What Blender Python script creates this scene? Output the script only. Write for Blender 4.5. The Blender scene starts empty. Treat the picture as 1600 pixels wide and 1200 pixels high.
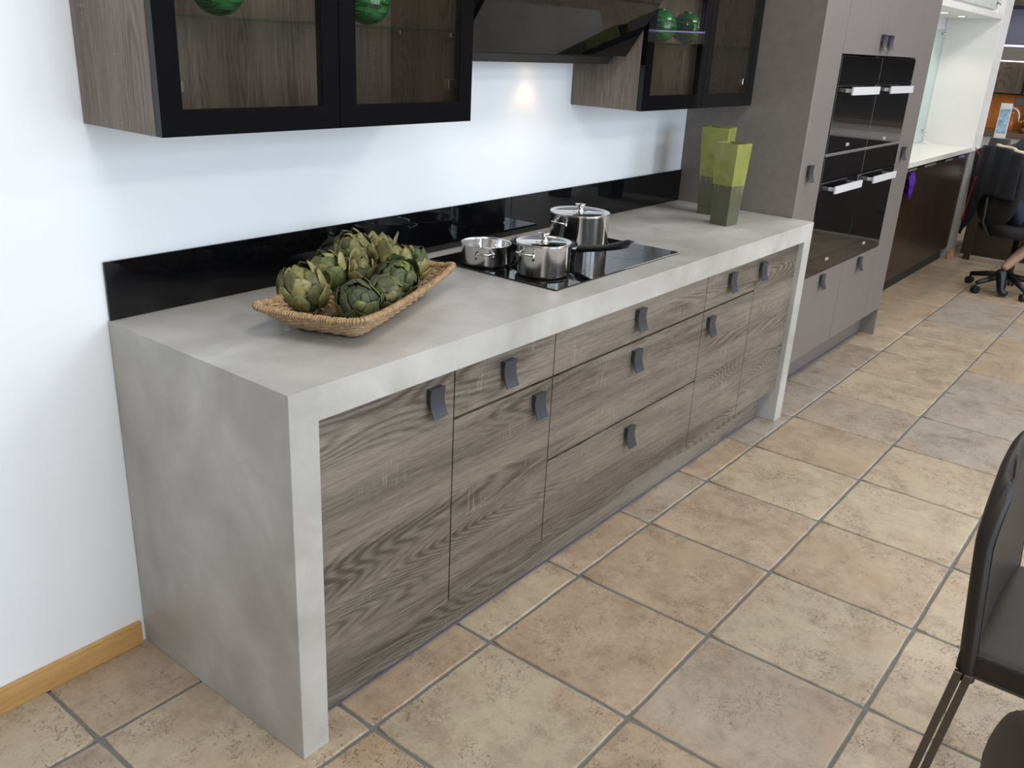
import bpy, bmesh, math, random
from mathutils import Vector, Matrix, noise as mnoise
random.seed(7)
SC = bpy.context.scene
COL = SC.collection
PI = math.pi

# ------------------------------------------------------------------ camera
cam = bpy.data.cameras.new('camera')
camo = bpy.data.objects.new('camera', cam)
COL.objects.link(camo)
cam.sensor_width = 36.0
cam.lens = 1385.975 * 36.0 / 1600.0
cam.clip_start = 0.02
camo.location = (-0.9935, -1.9473, 1.5621)
camo.rotation_euler = (1.199, -0.05, -0.9032)
camo.location = (-0.99351, -1.94729, 1.56209)
SC.camera = camo

# ------------------------------------------------------------------ world, exposure
w = bpy.data.worlds.new('world')
SC.world = w
w.use_nodes = True
w.node_tree.nodes['Background'].inputs[0].default_value = (0.80, 0.88, 1.0, 1)
w.node_tree.nodes['Background'].inputs[1].default_value = 1.0
SC.view_settings.view_transform = 'Standard'
SC.view_settings.look = 'None'
SC.view_settings.exposure = 0.0
SC.view_settings.gamma = 1.0
SC.view_settings.use_curve_mapping = False
SC.cycles.use_denoising = True
SC.cycles.max_bounces = 9
SC.cycles.diffuse_bounces = 4
SC.cycles.glossy_bounces = 5
SC.cycles.transparent_max_bounces = 12
SC.cycles.transmission_bounces = 8
SC.cycles.caustics_reflective = False
SC.cycles.caustics_refractive = False
SC.cycles.sample_clamp_indirect = 4.0


def area(name, loc, rot, sx, sy, power, col=(1, 1, 1), spread=180):
    l = bpy.data.lights.new(name, 'AREA')
    l.shape = 'RECTANGLE'
    l.size = sx
    l.size_y = sy
    l.energy = power
    l.color = col
    l.spread = math.radians(spread)
    o = bpy.data.objects.new(name, l)
    o.location = loc
    o.rotation_euler = rot
    COL.objects.link(o)
    return o


# daylight through the shop windows in the front wall (y = -6)
WIN = [(-2.0, -0.8, 0.15, 3.0), (-0.6, 1.4, 0.15, 3.0), (1.6, 3.2, 0.15, 3.0), (3.4, 5.6, 2.4, 3.0), (5.8, 8.0, 2.4, 3.0), (8.2, 10.6, 2.4, 3.0)]
DAY = 18.0
for i, (a, b, z0, z1) in enumerate(WIN):
    area('window_daylight', ((a + b) / 2, -6.25, (z0 + z1) / 2), (PI / 2, 0, 0), b - a, z1 - z0, DAY * (b - a) * (z1 - z0), (0.74, 0.875, 1.0))

# added fill lights below the ceiling, none seen, brightening worktop and far end
for px in (-0.2, 2.8, 5.8, 8.9):
    for py in (-1.7, -4.2):
        area('added_ceiling_fill', (px, py, 3.12), (0, 0, 0), 1.2, 0.6, 29, (1.0, 0.96, 0.91))

# ------------------------------------------------------------------ material helpers
MATS = {}


def newmat(name):
    m = bpy.data.materials.new(name)
    m.use_nodes = True
    nt = m.node_tree
    b = nt.nodes['Principled BSDF']
    return m, nt, b


def S(b, **k):
    names = dict(col='Base Color', rough='Roughness', metal='Metallic', ior='IOR', trans='Transmission Weight',
                 coat='Coat Weight', coatr='Coat Roughness', alpha='Alpha', spec='Specular IOR Level',
                 sheen='Sheen Weight', aniso='Anisotropic')
    for a, v in k.items():
        if a == 'col' and len(v) == 3:
            v = (*v, 1)
        b.inputs[names[a]].default_value = v


def simple(name, col, rough=0.5, noise=0.0, nscale=20, bump=0.0, bscale=60, stretch=None, **k):
    """principled material with a procedural colour variation and fine relief"""
    if name in MATS:
        return MATS[name]
    m, nt, b = newmat(name)
    S(b, col=col, rough=rough, **k)
    N, L = nt.nodes, nt.links
    tc = N.new('ShaderNodeTexCoord')
    mp = N.new('ShaderNodeMapping')
    L.new(tc.outputs['Object'], mp.inputs[0])
    if stretch:
        mp.inputs['Scale'].default_value = stretch
    if noise:
        n = N.new('ShaderNodeTexNoise')
        n.inputs['Scale'].default_value = nscale
        n.inputs['Detail'].default_value = 5
        L.new(mp.outputs[0], n.inputs[0])
        r = N.new('ShaderNodeMapRange')
        r.inputs['From Min'].default_value = 0.25
        r.inputs['From Max'].default_value = 0.75
        r.inputs['To Min'].default_value = 1 - noise
        r.inputs['To Max'].default_value = 1 + noise
        L.new(n.outputs['Fac'], r.inputs[0])
        mx = N.new('ShaderNodeVectorMath')
        mx.operation = 'SCALE'
        mx.inputs[0].default_value = col[:3]
        L.new(r.outputs[0], mx.inputs['Scale'])
        L.new(mx.outputs[0], b.inputs['Base Color'])
    if bump:
        n = N.new('ShaderNodeTexNoise')
        n.inputs['Scale'].default_value = bscale
        n.inputs['Detail'].default_value = 4
        L.new(mp.outputs[0], n.inputs[0])
        bp = N.new('ShaderNodeBump')
        bp.inputs['Strength'].default_value = bump
        bp.inputs['Distance'].default_value = 0.002
        L.new(n.outputs['Fac'], bp.inputs['Height'])
        L.new(bp.outputs[0], b.inputs['Normal'])
    MATS[name] = m
    return m


class NB:
    """small node-graph helper"""

    def __init__(s, nt):
        s.nt = nt
        s.N = nt.nodes
        s.L = nt.links

    def pos(s, scale=(1, 1, 1), loc=(0, 0, 0), src=None):
        if src is None:
            g = s.N.new('ShaderNodeNewGeometry')
            src = g.outputs['Position']
        mp = s.N.new('ShaderNodeMapping')
        mp.inputs['Scale'].default_value = scale
        mp.inputs['Location'].default_value = loc
        s.L.new(src, mp.inputs[0])
        return mp.outputs[0]

    def noise(s, vec, scale=1, detail=4, rough=0.5, dist=0.0):
        n = s.N.new('ShaderNodeTexNoise')
        n.inputs['Scale'].default_value = scale
        n.inputs['Detail'].default_value = detail
        n.inputs['Roughness'].default_value = rough
        n.inputs['Distortion'].default_value = dist
        s.L.new(vec, n.inputs[0])
        return n.outputs['Fac']

    def ramp(s, fac, stops, interp='LINEAR'):
        r = s.N.new('ShaderNodeValToRGB')
        cr = r.color_ramp
        cr.interpolation = interp
        while len(cr.elements) < len(stops):
            cr.elements.new(0.5)
        for e, (p, c) in zip(cr.elements, stops):
            e.position = p
            e.color = (*c, 1) if len(c) == 3 else c
        s.L.new(fac, r.inputs[0])
        return r.outputs[0]

    def rng(s, v, a, b, c=0, d=1):
        r = s.N.new('ShaderNodeMapRange')
        for i, x in zip((1, 2, 3, 4), (a, b, c, d)):
            r.inputs[i].default_value = x
        s.L.new(v, r.inputs[0])
        return r.outputs[0]

    def math(s, op, a, b=None):
        n = s.N.new('ShaderNodeMath')
        n.operation = op
        for i, x in enumerate((a, b)):
            if x is None:
                continue
            if isinstance(x, (int, float)):
                n.inputs[i].default_value = x
            else:
                s.L.new(x, n.inputs[i])
        return n.outputs[0]

    def mix(s, fac, a, b, mode='MIX'):
        n = s.N.new('ShaderNodeMix')
        n.data_type = 'RGBA'
        n.blend_type = mode
        for i, x in zip((0, 6, 7), (fac, a, b)):
            if isinstance(x, (int, float)):
                n.inputs[i].default_value = x
            elif isinstance(x, tuple):
                n.inputs[i].default_value = (*x, 1)
            else:
                s.L.new(x, n.inputs[i])
        return n.outputs[2]

    def bump(s, h, strength, dist, b):
        n = s.N.new('ShaderNodeBump')
        n.inputs['Strength'].default_value = strength
        n.inputs['Distance'].default_value = dist
        s.L.new(h, n.inputs['Height'])
        s.L.new(n.outputs[0], b.inputs['Normal'])


def wood(name, axis, dark, light, rough=0.42, scratch=1.0):
    """oak decor; grain runs along `axis`"""
    m, nt, b = newmat(name)
    g = NB(nt)
    if axis == 'x':
        sl, sc = (0.9, 0.9, 1.0), lambda a, c: (a, a, c)
    else:
        sl, sc = (1.0, 1.0, 0.9), lambda a, c: (c, c, a)
    # broad bands, cathedral rings (contour lines of a slow noise), fibres
    n0 = g.noise(g.pos(sc(0.8, 7.0)), 1.0, 4, 0.55, 0.25)
    n1 = g.noise(g.pos(sc(2.4, 62.0), (3, 1, 5)), 1.0, 6, 0.68, 0.25)
    rg = g.noise(g.pos(sc(0.42, 2.9), (9, 4, 2)), 1.0, 2, 0.4, 0.12)
    rings = g.math('SINE', g.math('MULTIPLY', rg, 330.0))
    rings = g.math('POWER', g.math('ABSOLUTE', rings), 2.6)
    rmask = g.rng(g.noise(g.pos(sc(1.1, 7.5), (1, 8, 3)), 1.0, 2, 0.5), 0.47, 0.58)
    n2 = g.noise(g.pos(sc(11, 210)), 1.0, 4, 0.75, 0.1)
    n3 = g.noise(g.pos(sc(30, 520)), 1.0, 2, 0.6)
    a = g.math('ADD', g.math('MULTIPLY', n0, 0.33), g.math('MULTIPLY', n1, 0.27))
    a = g.math('ADD', a, g.math('MULTIPLY', n2, 0.27))
    a = g.math('ADD', a, g.math('MULTIPLY', n3, 0.15))
    a = g.math('SUBTRACT', a, g.math('MULTIPLY', g.math('MULTIPLY', rings, rmask), 0.085))
    mid = tuple((p + q) / 2 for p, q in zip(dark, light))
    c = g.ramp(a, [(0.405, dark), (0.495, mid), (0.585, light)])
    # pale saw marks across the grain, in patches
    s1 = g.noise(g.pos(sc(210, 14)), 1.0, 2, 0.5)
    s2 = g.noise(g.pos(sc(4.5, 11), (3, 3, 7)), 1.0, 2, 0.5)
    mk = g.math('MULTIPLY', g.rng(s1, 0.56, 0.68), g.rng(s2, 0.56, 0.68))
    mk = g.math('MULTIPLY', mk, 0.55 * scratch)
    c = g.mix(mk, c, tuple(min(1, x * 1.5) for x in light))
    g.L.new(c, b.inputs['Base Color'])
    S(b, rough=rough, spec=0.4)
    g.bump(g.math('ADD', n2, n3), 0.12, 0.0015, b)
    MATS[name] = m
    return m


M_WOODX = wood('oak_decor_horizontal', 'x', (0.072, 0.058, 0.046), (0.255, 0.218, 0.182))
M_WOODZ = wood('oak_decor_vertical', 'z', (0.10, 0.078, 0.060), (0.255, 0.212, 0.172), scratch=0.6)


def concrete():
    m, nt, b = newmat('polished_concrete')
    g = NB(nt)
    n1 = g.noise(g.pos((1.3, 1.6, 1.0)), 2.2, 6, 0.55, 0.8)
    n2 = g.noise(g.pos((1, 1, 1)), 9, 5, 0.6, 0.4)
    n3 = g.noise(g.pos((1, 1, 1)), 160, 2, 0.5)
    a = g.math('ADD', g.math('MULTIPLY', n1, 0.7), g.math('MULTIPLY', n2, 0.25))
    a = g.math('ADD', a, g.math('MULTIPLY', n3, 0.05))
    c = g.ramp(a, [(0.36, (0.350, 0.334, 0.312)), (0.5, (0.440, 0.426, 0.405)), (0.64, (0.545, 0.532, 0.512))])
    g.L.new(c, b.inputs['Base Color'])
    r = g.rng(n1, 0.3, 0.7, 0.30, 0.42)
    g.L.new(r, b.inputs['Roughness'])
    S(b, spec=0.5)
    g.bump(n2, 0.03, 0.001, b)
    return m


M_CONC = concrete()


def tile_mat():
    m, nt, b = newmat('stone_effect_tile')
    g = NB(nt)
    oi = g.N.new('ShaderNodeObjectInfo')
    geo = g.N.new('ShaderNodeNewGeometry')
    off = g.N.new('ShaderNodeVectorMath')
    off.operation = 'MULTIPLY_ADD'
    cb = g.N.new('ShaderNodeCombineXYZ')
    g.L.new(oi.outputs['Random'], cb.inputs[0])
    g.L.new(oi.outputs['Random'], cb.inputs[1])
    g.L.new(oi.outputs['Random'], cb.inputs[2])
    g.L.new(cb.outputs[0], off.inputs[0])
    off.inputs[1].default_value = (31, 17, 53)
    g.L.new(geo.outputs['Position'], off.inputs[2])
    v = off.outputs[0]
    n1 = g.noise(g.pos((1, 1, 1), src=v), 4.2, 6, 0.62, 0.5)
    n2 = g.noise(g.pos((1, 1, 1), src=v), 19, 9, 0.72, 0.3)
    n3 = g.noise(g.pos((1, 1, 1), src=v), 110, 4, 0.65)
    # tile to tile tone
    t = g.ramp(oi.outputs['Random'], [(0.0, (0.390, 0.302, 0.218)), (0.2, (0.414, 0.348, 0.258)), (0.4, (0.360, 0.298, 0.235)),
                                      (0.55, (0.438, 0.360, 0.264)), (0.72, (0.402, 0.314, 0.230)), (0.86, (0.342, 0.300, 0.258))], 'CONSTANT')
    k = g.math('ADD', g.math('MULTIPLY', n1, 0.42), g.math('MULTIPLY', n2, 0.40))
    k = g.math('ADD', k, g.math('MULTIPLY', n3, 0.18))
    sh = g.ramp(k, [(0.36, (0.62, 0.58, 0.54)), (0.5, (1.0, 0.99, 0.98)), (0.62, (1.20, 1.22, 1.22))])
    c = g.mix(1.0, t, sh, 'MULTIPLY')
    # orange blush
    bl = g.rng(g.noise(g.pos((1, 1, 1), (5, 9, 2), src=v), 4.0, 3, 0.5, 0.5), 0.50, 0.72, 0, 0.5)
    c = g.mix(bl, c, (0.40, 0.265, 0.165))
    # cracks and pits
    vo = g.N.new('ShaderNodeTexVoronoi')
    vo.feature = 'DISTANCE_TO_EDGE'
    vo.inputs['Scale'].default_value = 42
    dv = g.N.new('ShaderNodeVectorMath')
    dv.operation = 'MULTIPLY_ADD'
    nz = g.N.new('ShaderNodeTexNoise')
    nz.inputs['Scale'].default_value = 22
    nz.inputs['Detail'].default_value = 4
    g.L.new(v, nz.inputs[0])
    g.L.new(nz.outputs['Color'], dv.inputs[0])
    dv.inputs[1].default_value = (0.09, 0.09, 0.09)
    g.L.new(v, dv.inputs[2])
    g.L.new(dv.outputs[0], vo.inputs['Vector'])
    cr = g.math('MULTIPLY', g.rng(vo.outputs['Distance'], 0.0, 0.05, 1, 0), g.rng(g.noise(g.pos((1, 1, 1), (4, 4, 4), src=v), 26, 2, 0.5), 0.46, 0.54))
    patch = g.rng(g.noise(g.pos((1, 1, 1), (2, 1, 7), src=v), 6, 3, 0.6), 0.46, 0.56)
    pits = g.rng(g.noise(g.pos((1, 1, 1), src=v), 120, 3, 0.6), 0.61, 0.68)
    ck = g.math('MULTIPLY', g.math('MAXIMUM', cr, pits), patch)
    c = g.mix(g.math('MULTIPLY', ck, 0.80), c, (0.11, 0.075, 0.05))
    g.L.new(c, b.inputs['Base Color'])
    g.L.new(g.rng(n2, 0.3, 0.7, 0.36, 0.50), b.inputs['Roughness'])
    S(b, spec=0.45)
    h = g.math('SUBTRACT', g.math('ADD', g.math('MULTIPLY', n2, 0.5), g.math('MULTIPLY', n3, 0.12)), g.math('MULTIPLY', ck, 0.35))
    g.bump(h, 0.35, 0.004, b)
    return m


M_TILE = tile_mat()
M_GROUT = simple('grey_grout', (0.155, 0.16, 0.15), 0.7, 0.12, 40, 0.4, 200)
M_WALL = simple('white_wall_paint', (0.845, 0.86, 0.89), 0.6, 0.015, 3, 0.05, 90)
M_CEIL = simple('ceiling_paint', (0.82, 0.81, 0.79), 0.8, 0.02, 3)
M_DIM = simple('taupe_wall_paint', (0.17, 0.16, 0.155), 0.8, 0.03, 3)
M_SKIRTB = wood('pine_skirting', 'x', (0.42, 0.235, 0.075), (0.60, 0.365, 0.145), 0.4, 0.0)
M_BLACKG = simple('black_gloss_glass', (0.003, 0.003, 0.004), 0.03, 0.0, coat=0.0, spec=0.38)
M_BLACKM = simple('black_matt', (0.012, 0.012, 0.012), 0.5, 0.05, 30)
M_HOB = simple('hob_glass', (0.006, 0.006, 0.007), 0.04, spec=0.5)
M_TAUPE = simple('taupe_textured_front', (0.180, 0.160, 0.152), 0.45, 0.10, 26, 0.25, 40, stretch=(1, 1, 22))
M_TAUPED = simple('taupe_textured_side', (0.205, 0.180, 0.165), 0.45, 0.10, 26, 0.25, 40, stretch=(22, 1, 1))
M_GUN = simple('gunmetal', (0.052, 0.056, 0.066), 0.42, 0.08, 60, 0.1, 200, metal=0.3)
M_STEEL = simple('polished_steel', (0.62, 0.61, 0.59), 0.10, 0.03, 8, metal=1.0)
M_STEELB = simple('brushed_steel', (0.68, 0.67, 0.66), 0.11, 0.05, 30, 0.10, 130, stretch=(1, 1, .04), metal=1.0)
def _aniso(m, rot=.25, amount=.9):
    nt = m.node_tree
    b = nt.nodes['Principled BSDF']
    tg = nt.nodes.new('ShaderNodeTangent')
    tg.direction_type = 'RADIAL'
    tg.axis = 'Z'
    nt.links.new(tg.outputs[0], b.inputs['Tangent'])
    b.inputs['Anisotropic'].default_value = amount
    b.inputs['Anisotropic Rotation'].default_value = rot


M_POT = simple('spun_steel', (0.74, 0.73, 0.72), 0.15, 0.05, 30, metal=1.0)
_aniso(M_POT)
M_HANDLEB = simple('satin_aluminium', (0.80, 0.81, 0.85), 0.35, 0.02, 30, metal=0.25)
M_CARC = simple('dark_carcass', (0.03, 0.026, 0.022), 0.6, 0.1, 10)
M_WHITEL = simple('white_lacquer', (0.82, 0.81, 0.80), 0.35, 0.01, 4)
M_WHITEC = simple('white_quartz', (0.80, 0.78, 0.75), 0.2, 0.03, 60)
M_BROWNG = simple('brown_gloss', (0.026, 0.014, 0.009), 0.28, 0.25, 5, stretch=(1, 1, 3), spec=0.35)
M_GREY = simple('grey_panel', (0.30, 0.29, 0.28), 0.45, 0.05, 12)
M_SEAL = simple('plinth_seal_plastic', (0.12, 0.115, 0.15), 0.15, 0.05, 20)
M_LEATHER = simple('brown_leather', (0.021, 0.0165, 0.014), 0.50, 0.12, 14, 0.35, 420, spec=0.32)
M_LEG = simple('bronze_leg_metal', (0.11, 0.092, 0.072), 0.35, 0.05, 30, metal=0.6)
M_BLKPL = simple('black_plastic', (0.008, 0.008, 0.009), 0.42, 0.1, 60, 0.1, 300)
M_BLKFAB = simple('black_fabric', (0.006, 0.006, 0.007), 0.9, 0.2, 120, 0.4, 500)


def smoked():
    m, nt, b = newmat('smoked_glass')
    N, L = nt.nodes, nt.links
    N.remove(b)
    out = N['Material Output']
    t = N.new('ShaderNodeBsdfTransparent')
    t.inputs[0].default_value = (0.86, 0.84, 0.82, 1)
    gl = N.new('ShaderNodeBsdfGlossy')
    gl.inputs['Roughness'].default_value = 0.01
    gl.inputs[0].default_value = (1, 1, 1, 1)
    fr = N.new('ShaderNodeFresnel')
    fr.inputs[0].default_value = 1.5
    mx = N.new('ShaderNodeMixShader')
    ge = N.new('ShaderNodeNewGeometry')
    inv_ = N.new('ShaderNodeMath')
    inv_.operation = 'MULTIPLY_ADD'
    L.new(ge.outputs['Backfacing'], inv_.inputs[0])
    inv_.inputs[1].default_value = -1
    inv_.inputs[2].default_value = 1
    mu_ = N.new('ShaderNodeMath')
    mu_.operation = 'MULTIPLY'
    L.new(fr.outputs[0], mu_.inputs[0])
    L.new(inv_.outputs[0], mu_.inputs[1])
    L.new(mu_.outputs[0], mx.inputs[0])
    L.new(t.outputs[0], mx.inputs[1])
    L.new(gl.outputs[0], mx.inputs[2])
    L.new(mx.outputs[0], out.inputs[0])
    return m


def clear_glass(name, tint):
    m, nt, b = newmat(name)
    N, L = nt.nodes, nt.links
    N.remove(b)
    out = N['Material Output']
    t = N.new('ShaderNodeBsdfTransparent')
    t.inputs[0].default_value = (*tint, 1)
    gl = N.new('ShaderNodeBsdfGlossy')
    gl.inputs['Roughness'].default_value = 0.02
    fr = N.new('ShaderNodeFresnel')
    fr.inputs[0].default_value = 1.5
    mx = N.new('ShaderNodeMixShader')
    ge = N.new('ShaderNodeNewGeometry')
    inv_ = N.new('ShaderNodeMath')
    inv_.operation = 'MULTIPLY_ADD'
    L.new(ge.outputs['Backfacing'], inv_.inputs[0])
    inv_.inputs[1].default_value = -1
    inv_.inputs[2].default_value = 1
    mu_ = N.new('ShaderNodeMath')
    mu_.operation = 'MULTIPLY'
    L.new(fr.outputs[0], mu_.inputs[0])
    L.new(inv_.outputs[0], mu_.inputs[1])
    L.new(mu_.outputs[0], mx.inputs[0])
    L.new(t.outputs[0], mx.inputs[1])
    L.new(gl.outputs[0], mx.inputs[2])
    L.new(mx.outputs[0], out.inputs[0])
    return m


M_SMOKE = smoked()
M_CLEAR = clear_glass('clear_shelf_glass', (0.80, 0.90, 0.86))
M_PALEG = clear_glass('pale_green_glass', (0.93, 0.975, 0.96))


def green_glass():
    m, nt, b = newmat('streaked_green_glass')
    g = NB(nt)
    tc = g.N.new('ShaderNodeTexCoord')
    v = tc.outputs['Object']
    n = g.noise(g.pos((8, 8, 40), src=v), 1.4, 5, 0.6, 1.5)
    c = g.ramp(n, [(0.40, (0.004, 0.03, 0.008)), (0.48, (0.02, 0.17, 0.045)), (0.64, (0.06, 0.36, 0.11))])
    g.L.new(c, b.inputs['Base Color'])
    S(b, rough=0.06, spec=0.6, coat=0.4)
    return m


M_GREENG = green_glass()


def vase_mat():
    m, nt, b = newmat('two_tone_green_lacquer')
    g = NB(nt)
    tc = g.N.new('ShaderNodeTexCoord')
    v = tc.outputs['Object']
    sx = g.N.new('ShaderNodeSeparateXYZ')
    g.L.new(v, sx.inputs[0])
    z = sx.outputs[2]
    n = g.noise(g.pos((1, 1, 1), src=v), 16, 4, 0.6, 0.6)
    lime = g.ramp(n, [(0.3, (0.19, 0.215, 0.048)), (0.7, (0.285, 0.30, 0.085))])
    dark = g.ramp(n, [(0.3, (0.070, 0.072, 0.042)), (0.7, (0.100, 0.102, 0.062))])
    # combed drips running down from the join
    st = g.noise(g.pos((150, 150, 6), src=v), 1, 2, 0.5)
    st = g.rng(st, 0.52, 0.60)
    band = g.math('MULTIPLY', g.rng(z, 0.118, 0.155), st)
    c = g.mix(g.math('MULTIPLY', band, 0.55), dark, (0.30, 0.33, 0.16))
    step = g.rng(z, 0.159, 0.1600)
    c = g.mix(step, c, lime)
    g.L.new(c, b.inputs['Base Color'])
    S(b, rough=0.3, coat=0.2)
    return m


M_VASE = vase_mat()


def artichoke_mat(name, a, bcol, c3):
    m, nt, b = newmat(name)
    g = NB(nt)
    oi = g.N.new('ShaderNodeObjectInfo')
    tc = g.N.new('ShaderNodeTexCoord')
    v = tc.outputs['Object']
    n = g.noise(g.pos((1, 1, 1), src=v), 3.2, 4, 0.6, 0.4)
    r = g.math('ADD', g.math('MULTIPLY', n, 0.6), g.math('MULTIPLY', oi.outputs['Random'], 0.42))
    c = g.ramp(r, [(0.25, a), (0.50, bcol), (0.78, c3)])
    f = g.noise(g.pos((11, 11, 1.2), src=v), 1, 3, 0.6)
    c = g.mix(g.rng(f, 0.35, 0.6, 0.35, 0), c, (0.05, 0.055, 0.02))
    bt = g.noise(g.pos((1, 1, 1), (2, 5, 1), src=v), 2.6, 4, 0.65, 0.6)
    c = g.mix(g.rng(bt, 0.54, 0.68, 0, 0.75), c, (0.055, 0.042, 0.022))
    g.L.new(c, b.inputs['Base Color'])
    S(b, rough=0.5, spec=0.35)
    g.bump(f, 0.3, 0.0015, b)
    return m


M_ARTO = artichoke_mat('olive_bract', (0.085, 0.088, 0.034), (0.175, 0.175, 0.065), (0.30, 0.275, 0.11))
M_ARTG = artichoke_mat('green_bract', (0.05, 0.070, 0.024), (0.105, 0.135, 0.042), (0.20, 0.225, 0.07))
M_ARTY = artichoke_mat('yellow_bract', (0.14, 0.13, 0.048), (0.28, 0.25, 0.095), (0.42, 0.36, 0.15))
M_ARTD = artichoke_mat('dark_bract', (0.035, 0.042, 0.026), (0.078, 0.088, 0.046), (0.135, 0.145, 0.065))
M_CORE = simple('artichoke_core', (0.06, 0.07, 0.025), 0.7, 0.3, 80)
M_STRAW = simple('seagrass', (0.39, 0.258, 0.138), 0.7, 0.42, 90, 0.5, 300)
M_STRAWD = simple('seagrass_inner', (0.16, 0.10, 0.05), 0.8, 0.3, 90)

# ------------------------------------------------------------------ mesh helpers


def bm_box(bm, x0, x1, y0, y1, z0, z1, mi=0):
    vs = [bm.verts.new(p) for p in ((x0, y0, z0), (x1, y0, z0), (x1, y1, z0), (x0, y1, z0),
                                    (x0, y0, z1), (x1, y0, z1), (x1, y1, z1), (x0, y1, z1))]
    fs = []
    for f in ((3, 2, 1, 0), (4, 5, 6, 7), (0, 1, 5, 4), (1, 2, 6, 5), (2, 3, 7, 6), (3, 0, 4, 7)):
        fc = bm.faces.new([vs[i] for i in f])
        fc.material_index = mi
        fs.append(fc)
    return vs


def bm_tube(bm, pts, r, n=8, closed=False, cap=True):
    """round tube through points; r scalar or list"""
    pts = [Vector(p) for p in pts]
    m = len(pts)
    rr = r if isinstance(r, (list, tuple)) else [r] * m
    rings = []
    up = None
    for i, p in enumerate(pts):
        if closed:
            d = pts[(i + 1) % m] - pts[i - 1]
        else:
            d = pts[min(i + 1, m - 1)] - pts[max(i - 1, 0)]
        d.normalize()
        if up is None:
            up = Vector((0, 0, 1)) if abs(d.z) < 0.9 else Vector((1, 0, 0))
        a = d.cross(up)
        if a.length < 1e-6:
            a = d.orthogonal()
        a.normalize()
        b = a.cross(d).normalized()
        up = b
        rings.append([bm.verts.new(p + (a * math.cos(2 * PI * k / n) + b * math.sin(2 * PI * k / n)) * rr[i]) for k in range(n)])
    rg = range(m) if closed else range(m - 1)
    for i in rg:
        A, B = rings[i], rings[(i + 1) % m]
        for k in range(n):
            f = bm.faces.new((A[k], A[(k + 1) % n], B[(k + 1) % n], B[k]))
            f.smooth = True
    if cap and not closed:
        bm.faces.new(rings[0][::-1])
        bm.faces.new(rings[-1])


def bm_lathe(bm, prof, n=48, smooth=True, mi=0):
    """profile of (r, z) revolved about z; r=0 ends closed"""
    rings = []
    for r, z in prof:
        if r < 1e-6:
            rings.append([bm.verts.new((0, 0, z))])
        else:
            rings.append([bm.verts.new((r * math.cos(2 * PI * k / n), r * math.sin(2 * PI * k / n), z)) for k in range(n)])
    for A, B in zip(rings[:-1], rings[1:]):
        for k in range(n):
            k2 = (k + 1) % n
            if len(A) == 1 and len(B) == 1:
                continue
            if len(A) == 1:
                f = bm.faces.new((A[0], B[k2], B[k]))
            elif len(B) == 1:
                f = bm.faces.new((A[k], A[k2], B[0]))
            else:
                f = bm.faces.new((A[k], A[k2], B[k2], B[k]))
            f.smooth = smooth
            f.material_index = mi


def bm_prism(bm, poly, axis, a, b):
    """extrude a 2-D polygon along an axis ('x': poly in (y,z); 'y': (x,z); 'z': (x,y))"""
    def P(u, v, t):
        return {'x': (t, u, v), 'y': (u, t, v), 'z': (u, v, t)}[axis]
    A = [bm.verts.new(P(u, v, a)) for u, v in poly]
    B = [bm.verts.new(P(u, v, b)) for u, v in poly]
    n = len(poly)
    bm.faces.new(A)
    bm.faces.new(B[::-1])
    for i in range(n):
        bm.faces.new((A[i], B[i], B[(i + 1) % n], A[(i + 1) % n]))


def done(name, bm, mat, parent=None, bevel=0.0, seg=2, loc=None, rot=None, smooth=False, mats=None):
    if bevel > 0:
        bmesh.ops.bevel(bm, geom=[e for e in bm.edges], offset=bevel, segments=seg, affect='EDGES', profile=0.5, clamp_overlap=True)
    bmesh.ops.recalc_face_normals(bm, faces=bm.faces)
    me = bpy.data.meshes.new(name)
    bm.to_mesh(me)
    bm.free()
    if smooth:
        for p in me.polygons:
            p.use_smooth = True
    for mt in (mats or [mat]):
        me.materials.append(mt)
    o = bpy.data.objects.new(name, me)
    COL.objects.link(o)
    if parent:
        o.parent = parent
    if loc:
        o.location = loc
    if rot:
        o.rotation_euler = rot
    return o


def box(name, x0, x1, y0, y1, z0, z1, mat, parent=None, bevel=0.0, seg=2):
    bm = bmesh.new()
    bm_box(bm, x0, x1, y0, y1, z0, z1)
    return done(name, bm, mat, parent, bevel, seg)


def tag(o, label=None, cat=None, group=None, kind=None):
    if label:
        o['label'] = label
    if cat:
        o['category'] = cat
    if group:
        o['group'] = group
    if kind:
        o['kind'] = kind
    return o


def thing(name, label, cat, loc=(0, 0, 0), rz=0, group=None):
    o = bpy.data.objects.new(name, None)
    o.empty_display_size = 0.05
    COL.objects.link(o)
    o.location = loc
    o.rotation_euler = (0, 0, rz)
    return tag(o, label, cat, group)


def sbox(name, *a, **k):
    o = box(name, *a, **k)
    o['kind'] = 'structure'
    return o


# ------------------------------------------------------------------ structure
RX0, RX1, RY0, H_C = -3.2, 11.2, -6.0, 3.15
floor = sbox('floor', RX0, RX1, RY0, 2.0, -0.06, -0.0048, M_GROUT)
sbox('ceiling', RX0, RX1, RY0, 2.0, H_C, H_C + 0.1, M_CEIL)
sbox('wall_back', RX0, 4.44, 0.0, 0.12, 0, H_C, M_WALL)
sbox('wall_alcove', 4.445, 7.46, 0.07, 0.19, 0, H_C, M_WALL)
sbox('wall_left', RX0 - 0.1, RX0, RY0, 0.12, 0, H_C, simple('light_taupe_paint', (0.36, 0.34, 0.32), 0.8, 0.03, 3))
sbox('wall_return', 7.36, 7.46, 0.19, 2.0, 0, H_C, M_GREY)
sbox('wall_rear', 7.46, RX1, 1.9, 2.0, 0, H_C, M_GREY)
sbox('wall_right', RX1, RX1 + .1, RY0, 2.0, 0, H_C, M_DIM)
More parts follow.
